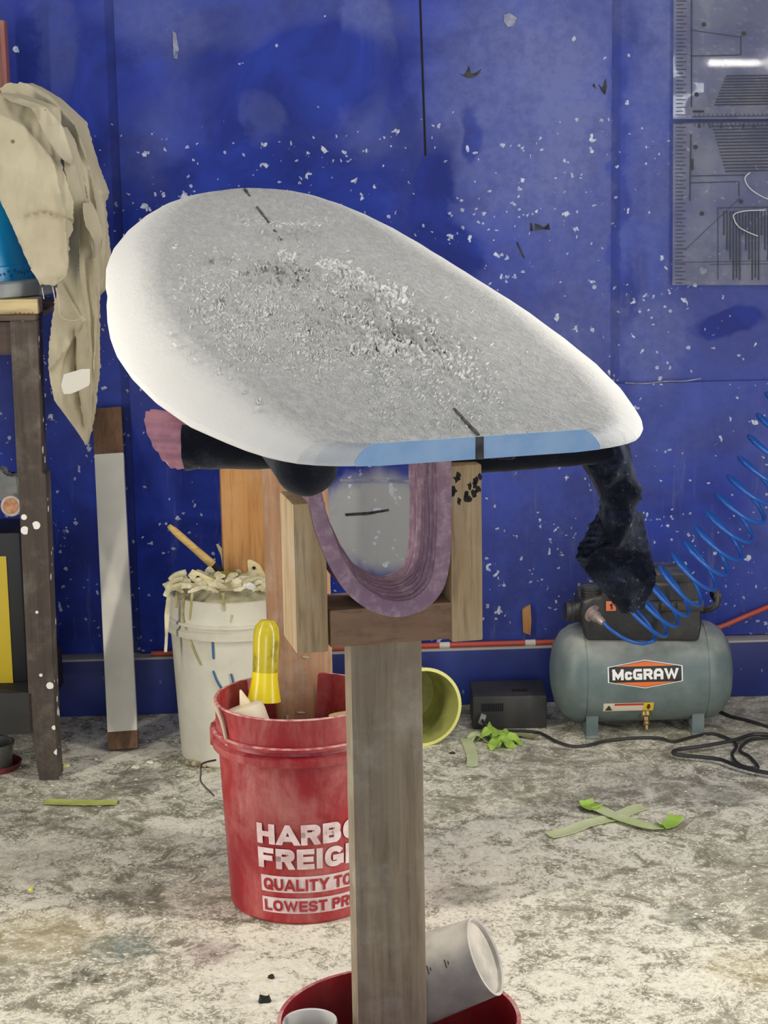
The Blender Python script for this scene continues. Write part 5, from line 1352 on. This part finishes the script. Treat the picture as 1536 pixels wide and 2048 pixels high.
# ruler figures
for tt, S, y_, x_, n in ((t2, S2, 256, 1396, 6),):
    bm = new()
    for k in range(n):
        xx = x_+k*22
        merge(bm, remap(text_bm(str(k+1), 5, 8, .02, 99), lambda x, y: S(xx+x, y_-y, .0026)))
    part('ruler_figures', bm, M_INK, tt, 0)
bm = new(); tube(bm, spline([wall_pt(x, y, .022) for x, y in ((1500, 345), (1490, 356), (1496, 372), (1512, 386), (1536, 398), (1570, 408))], 6), .0012, 6)
solo('white_string', bm, simple('white_cord', (214, 214, 208), 0.6), 'thin white cord curving over the lower template sheet, upper of two', 'string', wall_pt(1500, 345, .02))
bm = new(); tube(bm, spline([wall_pt(x, y, .022) for x, y in ((1530, 420), (1490, 422), (1469, 428), (1468, 438), (1478, 454), (1500, 466), (1516, 472))], 6), .0012, 6)
solo('white_string', bm, simple('white_cord_low', (214, 214, 208), 0.6), 'thin white cord curving over the vertical lines of the lower template sheet', 'string', wall_pt(1490, 422, .02))

# peeled tape edge below the panel
bm = new(); pp = [wall_pt(x, y, .012) for x, y in ((1250, 766), (1290, 767), (1330, 763), (1370, 762), (1402, 757))]; tube(bm, spline(pp, 6), .0018, 6)
struct('trim_20', bm, M_SCAR)

# ------------------------------------------------------------------ floor litter
random.seed(11)
bm = new()
for k in range(1500):
    px, py = random.uniform(-40, 1580), 1430 + 640*random.random()**0.8
    c = PZ(px, py); 
    if c.y > 4.3 or any((c.x-a_)**2+(c.y-b_)**2 < r_*r_ for a_, b_, r_ in ((RCX, RCY, .145), (WX, WYb, .14), (ft[0]+.012, ft[1], .16), (TC.x-.12, TC.y-.07, .05), (TC.x+.12, TC.y-.07, .05), (PZ(97, 1540).x, PZ(97, 1540).y+.03, .06))): continue
    s = random.uniform(.0010, .0034)*(0.6+random.random()); a = random.uniform(0, 6.28); h = random.uniform(.0008, .003)
    e = random.uniform(.35, 1)
    r = [Vector((c.x+s*math.cos(a+t)*1.4, c.y+s*e*math.sin(a+t)*1.4, .0005)) for t in (0, 1.3, 2.6, 3.9, 5.1)]
    v = [bm.verts.new(p) for p in r]; top = bm.verts.new((c.x, c.y, h))
    for i in range(5): bm.faces.new((v[i], v[(i+1) % 5], top))
solo('foam_shavings', bm, simple('foam_shavings', (236, 230, 206), 0.95, (214, 206, 176), 30), 'white foam dust and shavings strewn over the concrete floor', 'dust', (0, 3, 0), kind='stuff')
def chip(px, py, w, lab, col, name='debris_scrap', cat='scrap', up_=.006):
    bm = new(); c = PZ(px, py); n = 9; r0, r1 = [], []
    for i in range(n):
        a = 2*math.pi*i/n; k = .6+.6*random.random()
        r0.append(c+Vector((w*k*math.cos(a), w*k*.8*math.sin(a), .0006))); r1.append(c+Vector((w*k*.7*math.cos(a+.2), w*k*.6*math.sin(a+.2), up_*random.uniform(.5, 1.2))))
    faces_of(bm, [r0, r1], True, True, True); solo(name, bm, simple(name+lab[:6], col, 0.8), lab, cat, c, smooth=15)
chip(528, 2003, .012, 'black torn scrap on the floor left of the front red bucket', (28, 32, 34), up_=.010)
chip(543, 1957, .006, 'small dark scrap on the floor just behind the front red bucket', (40, 38, 34))
chip(132, 1533, .010, 'pale yellow chip on the floor beside the workbench leg', (222, 214, 150), 'resin_chip', 'chip', .008)
chip(272, 1536, .011, 'cream chip on the floor below the leaning plank', (220, 214, 190), 'resin_chip', 'chip')
chip(300, 1526, .009, 'cream chip on the floor right of the leaning plank', (226, 220, 200), 'resin_chip', 'chip')
chip(192, 1520, .008, 'white chip on the floor left of the leaning plank', (206, 204, 196), 'resin_chip', 'chip')
chip(62, 1781, .007, 'tiny bright yellow chip on the floor at far left', (232, 222, 96), 'resin_chip', 'chip')
chip(905, 1507, .010, 'dark flat scrap on the floor near the yellow tub', (46, 44, 36), up_=.003)
bm = new(); tube(bm, [PZ(375, 1524, .007), PZ(396, 1528, .007), PZ(412, 1530, .007)], .006, 10)
solo('twig', bm, simple('striped_stick', (196, 186, 150), 0.8, (120, 110, 80), 90), 'short striped stick on the floor at the white bucket base', 'stick', PZ(395, 1528))
bm = new(); a = wall_pt(1046, 1215, .020); f = [wall_pt(x, y, .0205) for x, y in ((1044, 1218), (1052, 1212), (1060, 1208), (1062, 1240), (1060, 1268), (1046, 1262))]; g = [v + Vector((0, -.012, 0)) for v in f]; faces_of(bm, [f, g], True, True, True)
solo('wood_chip', bm, M_W_ORANGE, 'splintered piece of wood stuck on the blue wall above the red hose', 'wood', a)
